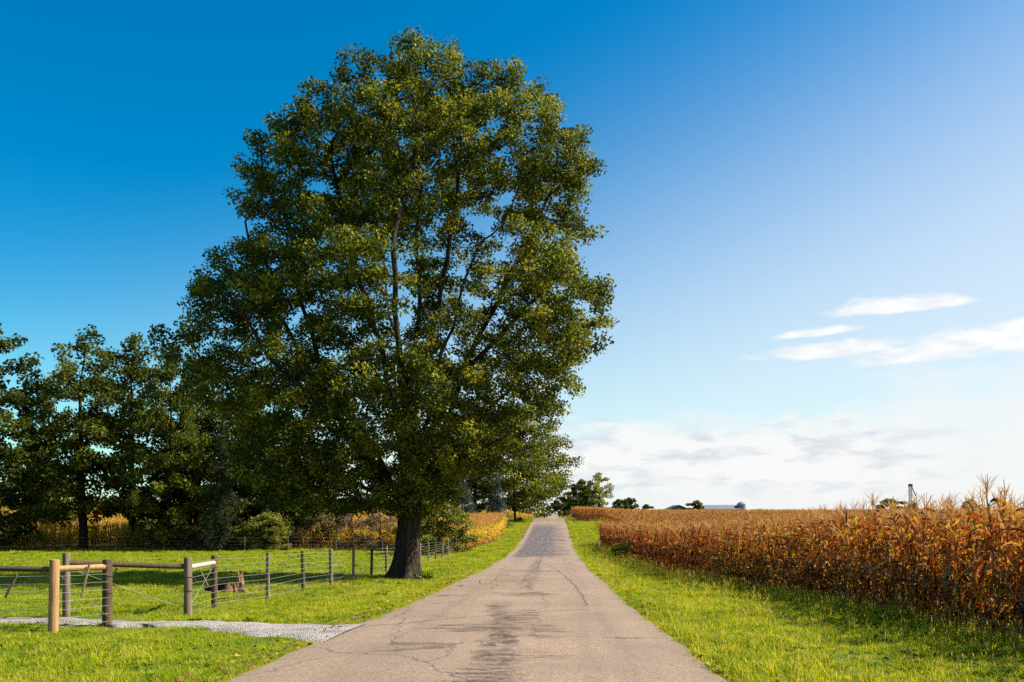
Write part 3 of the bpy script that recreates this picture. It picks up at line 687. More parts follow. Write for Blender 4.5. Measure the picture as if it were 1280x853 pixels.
# close the near end of the far block along the road
x = rng.uniform(3.5, 9, 500); y = rng.uniform(137.5, 160, 500); k_ = x > edge(y); fx.append(x[k_]); fy.append(y[k_]); fi.append(rng.integers(NV, NV+6, k_.sum())); fs.append(rng.uniform(.9, 1.02, k_.sum()))
x, y, ii, ss = map(np.concatenate, (fx, fy, fi, fs))
pts = np.stack([x, y, H(x, y)-.02], -1); rot = np.stack([rng.normal(0, .04, len(x)), rng.normal(0, .04, len(x)), rng.uniform(0, 6.283, len(x))], -1)
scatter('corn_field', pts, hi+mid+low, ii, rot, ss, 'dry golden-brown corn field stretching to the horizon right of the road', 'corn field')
# left field behind the pasture and the strip beside the road
n = 26000; x = rng.uniform(-120, -6, n); y = rng.uniform(75, 124, n); k_ = in_left_field(x, y) & (pix(x, y) > -300); x, y = x[k_], y[k_]
k2 = rng.random(len(x)) < np.where((x > -22) | (y < 82), 1, .55); x, y = x[k2], y[k2]
xe = []; ye = []
for row in range(5):
    yy = np.arange(76, 118, .17); xe.append(np.interp(yy, [70, 76, 92, 115, 118], [-8.6, -8.0, -6.4, -6.6, -7.0])-.1-.7*row+rng.normal(0, .06, len(yy))); ye.append(yy)
x = np.concatenate([x]+xe); y = np.concatenate([y]+ye)
pts = np.stack([x, y, H(x, y)-.02], -1); rot = np.stack([rng.normal(0, .04, len(x)), rng.normal(0, .04, len(x)), rng.uniform(0, 6.283, len(x))], -1)
scatter('corn_field', pts, left_k, rng.integers(0, 6, len(x)), rot, rng.uniform(.92, 1.12, len(x)), 'yellowing corn behind the pasture and the left tree row', 'corn field')
x, y = [], []
for (x0, x1, y0, y1, n) in ((-40, -6.6, 160, 172, 900), (-60, -6.8, 172, 320, 2600)):
    x.append(rng.uniform(x0, x1, n)); y.append(rng.uniform(y0, y1, n))
x, y = np.concatenate(x), np.concatenate(y)
pts = np.stack([x, y, H(x, y)-.02], -1); rot = np.stack([0*x, 0*x, rng.uniform(0, 6.283, len(x))], -1)
scatter('corn_field', pts, left_k, rng.integers(0, 6, len(x)), rot, rng.uniform(.95, 1.15, len(x)), 'small orange corn field left of the road beyond the crest and the roadside maple', 'corn field')

# ------------------------------------------------------------------ trees
def grow(attrs, nodes, parents, step, dinf, dkill, iters, seed=0, up=.0):
    r = np.random.default_rng(seed); N_ = [np.array(p_, float) for p_ in nodes]; PA = list(parents); A = np.array(attrs, float)
    near_d = np.full(len(A), 1e9); near_i = np.zeros(len(A), int); done = 0; kids = {}
    for it in range(iters):
        new = np.array(N_[done:])
        if len(new):
            for c0 in range(0, len(new), 400):
                ch = new[c0:c0+400]; d = np.linalg.norm(A[:, None]-ch[None], axis=2); j_ = d.argmin(1); dm = d[np.arange(len(A)), j_]
                b = dm < near_d; near_d[b] = dm[b]; near_i[b] = j_[b]+done+c0
        done = len(N_)
        k_ = near_d > dkill; A, near_d, near_i = A[k_], near_d[k_], near_i[k_]
        if not len(A): break
        act = near_d < dinf
        if not act.any(): act = near_d <= near_d.min()+1.0
        idx_ = near_i[act]; dirs = A[act]-np.array(N_)[idx_]; dirs /= np.linalg.norm(dirs, axis=1)[:, None]+1e-9
        acc = {}
        for a_, d_ in zip(idx_, dirs): acc[a_] = acc.get(a_, 0)+d_
        added = 0
        for a_, d_ in acc.items():
            d_ = d_+r.normal(0, .25, 3)+np.array([0, 0, up]); d_ /= np.linalg.norm(d_)+1e-9
            if kids.get(a_, 0) >= 4: continue
            kids[a_] = kids.get(a_, 0)+1; N_.append(N_[a_]+d_*step); PA.append(a_); added += 1
        if not added: break
    return np.array(N_), np.array(PA)
def radii(N_, PA, tip, root, nexp=2.2):
    k_ = len(N_); s = np.zeros(k_)
    for i_ in range(k_-1, -1, -1):
        if s[i_] == 0: s[i_] = 1.0
        if PA[i_] >= 0: s[PA[i_]] += s[i_]
    # nodes must come after their parents, which holds for grow()
    r_ = s**(1/nexp); e_ = math.log(root/tip)/math.log(max(r_[0], 1.01)); return tip*r_**e_, s
def branch_mb(N_, PA, RD, sides=5, skip=0, rmin=0.0):
    mb = MB(); k_ = np.array([i_ for i_ in range(len(N_)) if PA[i_] >= 0 and i_ >= skip and RD[i_] >= rmin])
    a = N_[PA[k_]]; b = N_[k_]; ra = np.minimum(RD[PA[k_]], RD[k_]*1.25); rb = RD[k_]
    d = b-a; d /= np.linalg.norm(d, axis=1)[:, None]+1e-9
    b = b+d*rb[:, None]*.3
    ref = np.where(np.abs(d[:, 2:3]) < .9, np.array([[0, 0, 1.0]]), np.array([[1.0, 0, 0]])); u = np.cross(d, ref); u /= np.linalg.norm(u, axis=1)[:, None]; w_ = np.cross(d, u)
    th = np.arange(sides)*2*np.pi/sides
    ring = np.cos(th)[None, :, None]*u[:, None]+np.sin(th)[None, :, None]*w_[:, None]
    v = np.concatenate([a[:, None]+ring*ra[:, None, None], b[:, None]+ring*rb[:, None, None]], 1).reshape(-1, 3)
    o = np.arange(len(k_))[:, None]*2*sides; j_ = np.arange(sides)[None]; j2 = (j_+1) % sides
    f = np.stack([o+j_, o+j2, o+sides+j2, o+sides+j_], -1).reshape(-1, 4)
    return mb.add(v, f)
def leaf_mb(C, size, seed, aspect=.8, upb=.8, tone=(.2, .75), ctone=None):
    """one folded quad per leaf around centres C"""
    r = np.random.default_rng(seed); n = len(C)
    nr = r.normal(0, 1, (n, 3)); nr[:, 2] += upb; nr /= np.linalg.norm(nr, axis=1)[:, None]
    ax = r.normal(0, 1, (n, 3)); ax[:, 2] -= .35; ax -= nr*(ax*nr).sum(1)[:, None]; ax /= np.linalg.norm(ax, axis=1)[:, None]; sd = np.cross(nr, ax)
    L_ = (size*r.uniform(.6, 1.3, n))[:, None]; W_ = L_*aspect
    b = C-ax*L_*.5; tip = C+ax*L_*.5+nr*L_*-.12; l_ = C-sd*W_*.5-ax*L_*.05+nr*L_*.10; q = C+sd*W_*.5-ax*L_*.05+nr*L_*.10
    v = np.stack([b, q, tip, l_], 1).reshape(-1, 3); i_ = np.arange(n)*4
    tn = r.uniform(tone[0], tone[1], n)
    if ctone is not None: tn = np.clip(tn+ctone, 0, 1)
    return MB().add(v, np.stack([i_, i_+1, i_+2, i_+3], -1), np.repeat(tn, 4))

# --- the big maple beside the road
SIL = [(25, 535, 590), (45, 505, 640), (60, 440, 650), (90, 412, 660), (115, 388, 662), (140, 380, 668), (155, 355, 710), (178, 325, 742), (203, 303, 762), (220, 300, 755), (240, 302, 742),
       (270, 300, 750), (300, 275, 752), (325, 250, 760), (350, 230, 782), (385, 203, 790), (410, 200, 765), (440, 205, 750), (470, 220, 752), (500, 235, 728), (530, 255, 695), (560, 270, 662), (590, 290, 630), (615, 325, 605), (635, 365, 560), (650, 430, 520)]
tb = on_ground(507, 722); S_ = tb[1]/F*1.0
def loc_(px, py, dy=0.0):
    k_ = 1+dy/tb[1]; return np.array([(px-507)*S_*k_, dy, (722-py)*S_*k_-(722-HOR)*S_*(k_-1)])
Lz = np.array([(722-q[0])*S_ for q in SIL])[::-1]; Lx0 = np.array([(q[1]-507)*S_ for q in SIL])[::-1]; Lx1 = np.array([(q[2]-507)*S_ for q in SIL])[::-1]
r9 = np.random.default_rng(91)
def maple_attr(n):
    out = []
    while len(out) < n:
        z = r9.uniform(Lz[0], Lz[-1]-2.3, 4000); a = np.interp(z, Lz, Lx0); b = np.interp(z, Lz, Lx1); xc = (a+b)/2; hw = (b-a)/2-.6
        x = xc+hw*r9.uniform(-1, 1, 4000); dyh = np.minimum(hw*.72, 7.2); dy = dyh*r9.uniform(-1, 1, 4000)
        rho = ((x-xc)/hw)**2+(dy/dyh)**2
        ok = (rho < 1) & (r9.random(4000) < .22+.78*rho**1.2)
        lob = np.sin(x*.9+1.3)*np.sin(z*.75+.4)*np.sin(dy*.8+2.1)+.6*np.sin(x*1.7-z*1.1+dy)
        ok &= (lob > -.62)
        # open, see-through middle of the upper crown
        ok &= ~((np.abs(x-1.0) < 4.2) & (z > 10) & (z < 17) & (np.abs(dy) < 6.2) & (r9.random(4000) < .6))
        out += list(np.stack([x, dy, z], -1)[ok])
    return np.array(out[:n])
nodes = [loc_(507, 722), loc_(508, 706), loc_(509, 690), loc_(511, 670), loc_(512, 650), loc_(512, 634), loc_(512, 622)]; par = [-1, 0, 1, 2, 3, 4, 5]
def limb(start, pts_, sub=.8):
    prev = start; p0 = nodes[start]
    for q in pts_:
        p1 = loc_(*q); n_ = max(1, int(np.linalg.norm(p1-p0)/sub))
        for s in range(1, n_+1):
            nodes.append(p0+(p1-p0)*s/n_+(r9.normal(0, .07, 3) if s < n_ else 0)); par.append(prev); prev = len(nodes)-1
        p0 = p1
    return prev
limb(6, [(508, 590, .3), (503, 540, 1), (507, 460, 1.8), (515, 380, 2), (512, 300, 1.5), (522, 210, 1)])
limb(6, [(522, 598, -.6), (540, 540, -1.8), (562, 460, -2.8), (592, 380, -3.3), (625, 300, -3.8)])
limb(5, [(490, 600, -.4), (462, 540, -1.4), (425, 480, -2.4), (400, 400, -3), (375, 310, -3.5)])
limb(5, [(480, 612, .5), (445, 572, 1.5), (385, 520, 3), (335, 460, 4), (285, 420, 4.5)])
limb(6, [(530, 604, .5), (560, 560, 2), (603, 505, 3), (652, 450, 4)])
limb(6, [(503, 585, 1), (492, 520, 3), (473, 440, 5), (455, 350, 5.8), (440, 250, 6)])
limb(6, [(520, 588, -.8), (530, 510, -3), (528, 420, -5), (525, 310, -5.5), (540, 200, -4)])
limb(4, [(492, 628, 0), (455, 606, -1), (405, 588, -2), (362, 590, -2.5)])
limb(6, [(552, 592, -1.2), (600, 566, -2), (645, 545, -2)])
limb(5, [(470, 575, -1.5), (430, 510, -4), (360, 440, -5), (310, 360, -5)])
limb(6, [(545, 570, 0), (580, 480, -1), (640, 410, -1), (700, 350, -1)])
cen = maple_attr(350)
rad_ = r9.uniform(.7, 1.6, len(cen)); LA = []
for c_, q in zip(cen, rad_):
    n_ = int(22*q**2.2)+6; d = r9.normal(0, 1, (n_, 3)); d /= np.linalg.norm(d, axis=1)[:, None]; LA.append(c_+d*(r9.random(n_)**.4)[:, None]*q*np.array([1, 1, .9]))
LA = np.concatenate(LA+[maple_attr(700)]); LA = LA[LA[:, 2] > 2.6]
limb(6, [(510, 585, .2), (520, 500, .5), (540, 400, .6), (560, 300, .5), (575, 190, .3)])
limb(6, [(500, 580, .5), (485, 500, 1), (460, 400, 1), (430, 300, .8), (410, 200, .5)])
limb(6, [(518, 585, .4), (548, 500, 1.2), (600, 400, 2), (650, 300, 2.2), (690, 220, 2)])
limb(5, [(478, 590, 0), (430, 530, .4), (370, 440, .6), (320, 350, .5), (300, 270, .3)])
N_, PA = grow(LA, nodes, par, .42, 4.5, .66, 80, 5, .05)
RD, S9 = radii(N_, PA, .010, .47, 1.9)
mt = empty('shade_tree', tb); tag(mt, 'tall spreading maple with a wide leafy crown, alone on the verge between road and fence', 'tree')
br = branch_mb(N_, PA, RD, 6, 7)
# trunk with root flare, one continuous surface
zt = np.array([-.25, 0, .12, .3, .6, 1.0, 1.5, 2.1, 2.7, 3.2, 3.6]); rt = np.array([.92, .80, .70, .60, .53, .495, .48, .47, .47, .47, .45])
th = np.arange(40)*2*np.pi/40; ct = np.stack([np.interp(zt, [0, 1.2, 2.6, 3.6], [0, .06, .18, .19]), 0*zt], -1)
lobes = 1+.16*np.cos(5*th+.6)*1.0+.09*np.cos(3*th+2)+.05*np.cos(9*th)
v = []
for z_, r_, c_ in zip(zt, rt, ct):
    fl = np.clip((1.3-z_)/1.3, .12, 1.2); rad = r_*(1+(lobes-1)*fl*1.4)+rng.normal(0, .012, 40)
    v.append(np.stack([c_[0]+rad*np.cos(th), c_[1]+rad*np.sin(th), np.full(40, z_)], -1))
v = np.array(v).reshape(-1, 3); i = np.arange(len(zt)-1)[:, None]*40; j = np.arange(40)[None]; j2 = (j+1) % 40
br.add(v, np.stack([i+j, i+j2, i+40+j2, i+40+j], -1).reshape(-1, 4))
br.build('trunk', M['bark'], mt, True)
tips = np.where((S9 <= 5) & (np.arange(len(N_)) > len(nodes)))[0]
per = 80
def ball(n, s):
    d = rng.normal(0, 1, (n, 3)); d /= np.linalg.norm(d, axis=1)[:, None]; return d*(rng.random(n)**.45)[:, None]*np.array(s)
C = np.repeat(N_[tips], per, 0)+ball(len(tips)*per, (.46, .46, .34))
ctn = np.repeat(rng.normal(0, .17, len(tips)), per)
leaf_mb(C, .125, 11, .85, ctone=ctn).build('crown', M['tree_leaf'], mt)
open('/tmp/cnt.txt', 'w').write(str((len(N_), len(tips), len(C)))) if False else None

def crown_tree(height, shape, n_attr, trunk_r, leaf, per, seed, bare=.12, step=.8, wid=None, dense=.35, sig=.55, lean=0.0, dk=1.5):
    """meshes of a tree: shape = list of (height fraction, half width in metres)"""
    r = np.random.default_rng(seed); hz = np.array([q[0] for q in shape])*height; hw = np.array([q[1] for q in shape])
    A = []
    ph = r.random(6)*6.28
    while len(A) < n_attr:
        z = r.uniform(hz[0], hz[-1], 3000); w_ = np.interp(z, hz, hw); a = r.random(3000)*6.283; q = np.sqrt(r.random(3000))
        lobe = 1+.22*np.sin(3*a+ph[0]+z*.35)+.16*np.sin(5*a+ph[1]-z*.8)+.12*np.sin(z*1.5+ph[2])
        ok = r.random(3000) < dense+(1-dense)*q**2
        x = q*w_*lobe*np.cos(a)+lean*z; y = q*w_*lobe*np.sin(a)
        ok &= (np.sin(x*1.1+ph[3])*np.sin(y*1.1+ph[4])*np.sin(z*.9+ph[5]) > -.42)
        A += list(np.stack([x, y, z], -1)[ok])
    A = np.array(A[:n_attr]); n_t = max(4, int(height*.72/step)); tz = np.linspace(0, height*.72, n_t)
    wob = np.cumsum(r.normal(0, .05, (n_t, 2)), 0)*step; wob[0] = 0
    nd = [np.array([wob[i_, 0]+lean*tz[i_], wob[i_, 1], tz[i_]]) for i_ in range(n_t)]; pa_ = [i_-1 for i_ in range(n_t)]
    N2, P2 = grow(A, nd, pa_, step, step*8, dk, 60, seed, .03)
    R2, S2 = radii(N2, P2, .018, trunk_r, 2.2)
    br_ = branch_mb(N2, P2, R2, 6, 0, .0)
    br_.tube([(0, 0, -.3), (0, 0, .0), (0, 0, .5)], [trunk_r*1.5, trunk_r*1.3, trunk_r*.98], 10)
    tip = np.where((S2 <= 4) & (N2[:, 2] > height*bare))[0]
    C2 = np.repeat(N2[tip], per, 0)+ball(len(tip)*per, (sig*1.5, sig*1.5, sig*1.1))
    ct_ = np.repeat(r.normal(0, .14, len(tip)), per)
    return br_, leaf_mb(C2, leaf, seed+1, .85, .7, ctone=ct_)
def put_tree(name, label, p_, meshes, cat='tree', group=None, rz=0.0, s=(1, 1, 1)):
    r_ = empty(name, (p_[0], p_[1], p_[2]), rz); r_.scale = s; tag(r_, label, cat, group)
    for nm, me_ in zip(('trunk', 'crown'), meshes):
        o = bpy.data.objects.new(nm, me_); COL.objects.link(o); o.parent = r_
    return r_
def tree_meshes(leafmat, *a, barkmat='bark_dark', **k_):
    b, l_ = crown_tree(*a, **k_); return b.mesh('trunk', M[barkmat], True), l_.mesh('crown', M[leafmat])
upright = [(.14, 2.4), (.22, 3.7), (.35, 4.4), (.6, 4.0), (.8, 3.1), (.93, 1.7), (1, .4)]
oval = [(.02, 3.0), (.10, 4.4), (.4, 5.0), (.65, 4.4), (.85, 2.8), (.95, 1.4), (1, .3)]
mA = tree_meshes('row_leaf', 19.5, upright, 700, .33, .27, 74, 501, bare=.13)
mB = tree_meshes('row_leaf', 19.5, oval, 1026, .36, .29, 74, 502, bare=.04)
mC = tree_meshes('row_leaf', 17, upright, 600, .30, .27, 74, 503, bare=.13, dense=.25)
mD = tree_meshes('row_leaf', 12, oval, 567, .25, .29, 74, 504, bare=.04)
G1 = 'trees along the back of the pasture'
def by_top(px, top, y, meshes, h0, name, label, rz=0., wx=1.0, group=None, cat='tree'):
    p_ = at(px, y); hgt = (HOR-top)*p_[1]/F+EYE-p_[2]; s = hgt/h0
    return put_tree(name, label, p_, meshes, cat, group, rz, (s*wx, s*wx, s))
by_top(-12, 386, 72, mB, 19.5, 'maple_tree', 'lit maple cut by the left edge of the photo, leftmost of the tree row', 0.3, 1.1, G1)
by_top(104, 396, 74, mA, 19.5, 'maple_tree', 'slender upright tree with a bare lower trunk, second from the left in the row', 1.9, 1.05, G1)
by_top(165, 404, 77, mC, 17, 'maple_tree', 'dark upright tree close behind the slender one, third from the left in the row', 4.0, .95, G1)
by_top(212, 436, 74, mB, 19.5, 'maple_tree', 'broad tree with sunlit upper leaves left of the dark conifer', 2.6, .85, G1)
by_top(248, 452, 79, mA, 19.5, 'maple_tree', 'tall dark tree behind the conifer, rising to the left edge of the big maple crown', 3.1, 1.1, G1)
by_top(305, 470, 82, mB, 19.5, 'maple_tree', 'broad dark tree behind the conifer and under the big maple crown', .7, .9, G1)
by_top(238, 520, 79, mD, 12, 'maple_tree', 'low leafy tree behind the left side of the dark conifer', 5.0, 1.0, G1)
by_top(332, 500, 79, mD, 12, 'maple_tree', 'bushy low tree just right of the dark conifer', 1.0, 1.1, G1)
by_top(385, 535, 79, mD, 12, 'maple_tree', 'shaded low tree under the left limbs of the big maple', 3.3, 1.0, G1)
by_top(60, 462, 83, mB, 19.5, 'maple_tree', 'lower tree filling the gap behind the leftmost maple and the slender tree', 4.4, .8, G1)
by_top(35, 560, 86, mD, 12, 'maple_tree', 'small yellow-green tree glimpsed behind the leftmost maple, in the corn', 2.0, 1.0, G1)

M['needle_dark'] = leafy('dark green needles', [(0.0, (.010, .018, .008)), (0.6, (.024, .036, .014)), (1.0, (.06, .075, .025))], 0.15, (1, 1, .8), 0.7, 0.08, k=.9)
def conifer(height, hw, seed, tiers=26, needle='needle'):
    r = np.random.default_rng(seed); br_ = MB().tube([(0, 0, -.2), (0, 0, height*.5), (0, 0, height)], [height*.02, height*.013, .01], 7); C_ = []; tn_ = []
    for k_ in range(tiers):
        q = (k_+.3)/tiers; z = height*(.04+.95*q); ln0 = hw*(1-q)**.85+.12
        for b in range(max(5, int(13*(1-q)))):
            a = r.random()*6.283; ln = ln0*r.uniform(.7, 1.12); n_ = max(3, int(ln/.12)); s = np.linspace(.1, 1, n_)
            d_ = np.stack([np.cos(a)*s*ln, np.sin(a)*s*ln, z+ln*(.10*s-.34*s*s)+.02*r.normal(size=n_)], -1); br_.tube(d_[[0, n_//2, -1]], [.025, .015, .006], 3, cap=False)
            for e_ in range(6): C_.append(d_+r.normal(0, .07+.05*ln0/hw, d_.shape)); tn_.append(np.full(n_, -.1+.3*r.random()))
    C_ = np.concatenate(C_); return br_.mesh('trunk', M['bark_dark'], True), leaf_mb(C_, .19, seed, .32, .3, ctone=np.concatenate(tn_)).mesh('crown', M[needle])
cA = conifer(7.5, 2.1, 71); cB = conifer(7.0, 2.4, 72); cC = conifer(7.5, 2.1, 73, 24, 'needle_dark')
by_top(278, 526, 73, cC, 7.5, 'conifer_tree', 'narrow dark conifer with a pointed top in the pasture tree row', .4, .75)
by_top(622, 594, 121, cA, 7.5, 'spruce_tree', 'blue-green spruce beside the grass strip, right of the other spruce', 2.4, 1.0)
by_top(578, 590, 119.5, cB, 7.0, 'spruce_tree', 'broad grey-green spruce behind the left corn strip, left one of the two', 1.4, 1.15)
spread = [(.10, 3.0), (.18, 6.0), (.30, 7.6), (.45, 8.2), (.65, 7.6), (.85, 5.0), (.95, 2.6), (1, .4)]
mE = tree_meshes('tree_leaf', 16, spread, 1500, .16, .30, 70, 505, bare=.10, sig=.85, dense=.5)
by_top(644, 508, 141, mE, 16, 'maple_tree', 'maple beyond the spruces whose bough reaches out over the road', 0.6, 1.0)
by_top(594, 520, 150, mB, 19.5, 'maple_tree', 'dark tree behind the two spruces', 0.9, 1.2)
by_top(540, 540, 132, mE, 16, 'maple_tree', 'dark tree seen below the big maple, left of the spruces', 2.9, .9)
bushA = tree_meshes('yellow_leaf', 4.2, [(.03, 1.6), (.25, 2.3), (.6, 2.0), (.85, 1.2), (1, .2)], 900, .05, .15, 40, 506, bare=.02, step=.3, sig=.24, dk=.42)
bushB = tree_meshes('brush', 3.4, [(.02, 1.8), (.3, 2.6), (.65, 2.2), (.9, 1.0), (1, .2)], 260, .06, .12, 46, 507, bare=.02, step=.4, sig=.25, dk=.7)
by_top(547, 624, 66.5, bushA, 4.2, 'shrub', 'bright green leafy shrub just right of the big maple trunk', .4, 1.15, None, 'shrub')
by_top(520, 640, 74, bushA, 4.2, 'shrub', 'shaded green shrub half hidden behind the big maple trunk', 2.4, 1.1, None, 'shrub')
G2 = 'brown brush at the back of the pasture'
for px, top, y_, rz, lb in ((360, 643, 76, .2, 'brown weedy brush farthest left of the brush, with green leaves mixed in'), (402, 640, 77, 1.6, 'brown dead brush between the low trees and the fence, second from the left'), (440, 634, 77, 3.0, 'tall brown dead brush midway between the low trees and the maple trunk'), (474, 640, 75.5, 4.6, 'brown dead brush just left of the big maple trunk')):
    by_top(px, top, y_, bushB, 3.4, 'brush', lb, rz, 1.15, G2, 'brush')
# scrub under the row trees
for n_, (px, top, y_, rz, lb) in enumerate(((222, 652, 73.5, .3, 'low scrub under the broad tree left of the conifer'), (304, 655, 73.5, 2.0, 'low scrub just right of the foot of the dark conifer'), (336, 640, 73.5, 3.9, 'low scrub beside the brown brush'))):
    by_top(px, top, y_, bushB if n_ == 0 else bushA, 3.4 if n_ == 0 else 4.2, 'shrub', lb, rz, 1.2, None, 'shrub')
# far trees
fA = tree_meshes('row_leaf', 13, oval, 300, .3, .50, 60, 601, sig=.6, dk=1.6, step=1.0)
fB = tree_meshes('yellow_leaf', 14, [(.1, 1.6), (.25, 3.2), (.5, 3.8), (.75, 3.4), (.92, 2.0), (1, .3)], 300, .3, .42, 44, 602, sig=.6, dk=1.6, step=1.0)
fC = tree_meshes('row_leaf', 6, [(.03, 2.0), (.3, 3.2), (.6, 2.8), (.85, 1.6), (1, .3)], 150, .2, .42, 60, 603, sig=.45, dk=1.1, step=.7, bare=.02)
for px, top, y_, ms, h0, nm, lb, wx in (
    (749, 589, 262, fB, 14, 'roadside_tree', 'tall yellow-green tree standing over the far corner of the right corn field', 1.0),
    (724, 597, 275, fA, 13, 'roadside_tree', 'dark round tree just left of the tall yellow-green one', 1.0),
    (735, 604, 268, fA, 13, 'roadside_tree', 'dark tree in the gap behind the yellow-green tree', .9),
    (710, 613, 330, fA, 13, 'roadside_tree', 'smaller dark tree leaning towards the far road', 1.0),
    (701, 620, 520, fA, 13, 'roadside_tree', 'small dark tree right of the road where it vanishes', 1.3),
    (694, 626, 900, fA, 13, 'roadside_tree', 'tiny wide tree closing the very end of the road', 1.8),
    (776, 622, 265, fC, 6, 'field_tree', 'dark low tree on the corn horizon next to the small pointed one', .9),
    (787, 620, 270, fC, 6, 'field_tree', 'pointed brighter green tree on the corn horizon', .75),
    (809, 629, 330, fC, 6, 'field_tree', 'small round shrub-like tree on the corn horizon left of the barns', .9),
    (869, 624, 335, fC, 6, 'field_tree', 'round dark tree standing between the gabled barn and the long barn', 1.0),
    (1114, 622, 420, fC, 6, 'field_tree', 'wide dark tree left of the grain elevator tower', 1.5),
    (1143, 627, 440, fC, 6, 'field_tree', 'small dark tree at the foot of the grain elevator tower', .7),
    (1158, 632, 450, fC, 6, 'field_tree', 'tiny dark tree right of the grain elevator tower', .5),
    (1212, 624, 420, fC, 6, 'field_tree', 'dark tree half hidden by tassels farthest right on the horizon', .9),
    (672, 619, 300, fB, 14, 'roadside_tree', 'light green tree left of the road beyond the crest', 1.0),
    (681, 628, 420, fA, 13, 'roadside_tree', 'dark green tree behind the utility poles left of the road', 1.2),
    (660, 628, 340, fA, 13, 'roadside_tree', 'dark tree behind the orange corn left of the crest', 1.3)):
    by_top(px, top, y_, ms, h0, nm, lb, rng.uniform(0, 6.28), wx)
by_top(650, 646.5, 139, bushA, 4.2, 'shrub', 'tiny dark shrub at the foot of the far maple by the crest', 0, 1.6, None, 'shrub')
p_ = at(785, 58); put_tree('weed', 'green weedy bush at the foot of the corn on the right verge', (edge(58)-.2, 58, H(edge(58)-.2, 58)), bushA, 'weed', None, 1.1, (.42, .42, .30))

# ------------------------------------------------------------------ fences
def post(mbp, p_, h, r, tone=.5, top_round=True, lean=(0, 0)):
    z = np.array([-.25, 0, h*.5, h-.02, h]); rr = r*np.array([1.03, 1.02, 1.0, .985, .90])
    pts_ = np.stack([p_[0]+lean[0]*z, p_[1]+lean[1]*z, p_[2]+z], -1); mbp.tube(pts_, rr, 14, tone, jit=.012)
def local_obj(mb, name, mt_, parent, origin, smooth=False):
    mb.v = [vv-np.asarray(origin, np.float32) for vv in mb.v]; return mb.build(name, mt_, parent, smooth)
def part_post(parent, o0, p_, h, r, mt_, lean=(0, 0), bands=()):
    mb = MB(); post(mb, p_, h, r, lean=lean)
    o = bpy.data.objects.new('post', None)
    mb.v = [vv-np.asarray(p_, np.float32) for vv in mb.v]; o = mb.build('post', M[mt_], parent, True); o.location = [float(a-b) for a, b in zip(p_, o0)]
    for bz in bands:
        b = MB(); b.tube([(lean[0]*bz, lean[1]*bz, bz), (lean[0]*bz, lean[1]*bz, bz+.018)], r*1.06, 14); b.build('wire_wrap', M['band'], o)
    return o
def wire_pts(a, b, sag=.0, n=6, wav_=.0):
    s = np.linspace(0, 1, n); p_ = a+np.outer(s, b-a); p_[:, 2] -= sag*4*s*(1-s); return p_
def rail(parent, o0, a, b, r, mt_):
    mb = MB(); mb.tube(wire_pts(np.zeros(3), b-a, 0, 5), [r, r*1.02, r*.98, r, r*.97], 12, jit=.02)
    o = mb.build('rail', M[mt_], parent, True); o.location = [float(q) for q in (a-o0)]; return o
def stick(parent, o0, a, b):
    mb = MB(); d_ = Vector(b-a); rt_ = d_.to_track_quat('Z', 'Y').to_matrix(); mb.box((0, 0, 0), (.035, .025, d_.length), rt_)
    o = mb.build('twist_stick', M['wood_grey'], parent); o.location = [float(q) for q in ((a+b)/2-o0)]
HT = 1.28
up3 = lambda p_, h: np.array([p_[0], p_[1], p_[2]+h])
# near corner: post A with rails to the left and to post B
A_ = on_ground(66.5, 791); B_ = on_ground(134, 783); o0 = A_.copy()
AL = A_+np.array([-3.2, .05, 0]); AL[2] = H(AL[0], AL[1])
fn = empty('wire_fence', A_); tag(fn, 'short near fence corner with a tan post and a dark post joined by a rail', 'fence')
part_post(fn, o0, A_, 1.30, .085, 'wood_tan', (.02, 0)); part_post(fn, o0, B_, 1.27, .090, 'wood_dark', (.005, 0), (.62, .94)); part_post(fn, o0, AL, 1.28, .085, 'wood_grey')
rail(fn, o0, up3(A_, 1.13)+np.array([.02, .04, 0]), up3(B_, 1.13), .055, 'wood_tan'); rail(fn, o0, up3(AL, 1.12), up3(A_, 1.12)+np.array([0, .03, 0]), .052, 'wood_dark')  # left rail's dark wood colour stands in for its shaded face
ww = MB()
for k_ in range(8):
    h = .10+.15*k_
    ww.tube(wire_pts(up3(A_, h)+np.array([.09, 0, 0]), up3(B_, h)+np.array([.09, 0, 0]), .0), .0028, 4); ww.tube(wire_pts(up3(AL, h), up3(A_, h)+np.array([0, -.09, 0]), .015), 0.0034, 4)
ww.tube(wire_pts(up3(A_, 1.05)+np.array([.09, 0, 0]), up3(B_, .12)+np.array([.09, 0, 0])), .004, 4); ww.tube(wire_pts(up3(AL, .1), up3(A_, 1.05)), .004, 4)
local_obj(ww, 'wires', M['wire'], fn, o0)
mid_ = (A_+B_)/2; stick(fn, o0, up3(mid_, 1.2)+np.array([.13, .05, 0]), up3(mid_, .62)+np.array([.13, -.22, 0]))
q_ = A_+(AL-A_)*.22; stick(fn, o0, up3(q_, 1.02)+np.array([.1, -.1, 0]), up3(q_, .62)+np.array([-.12, -.1, 0]))
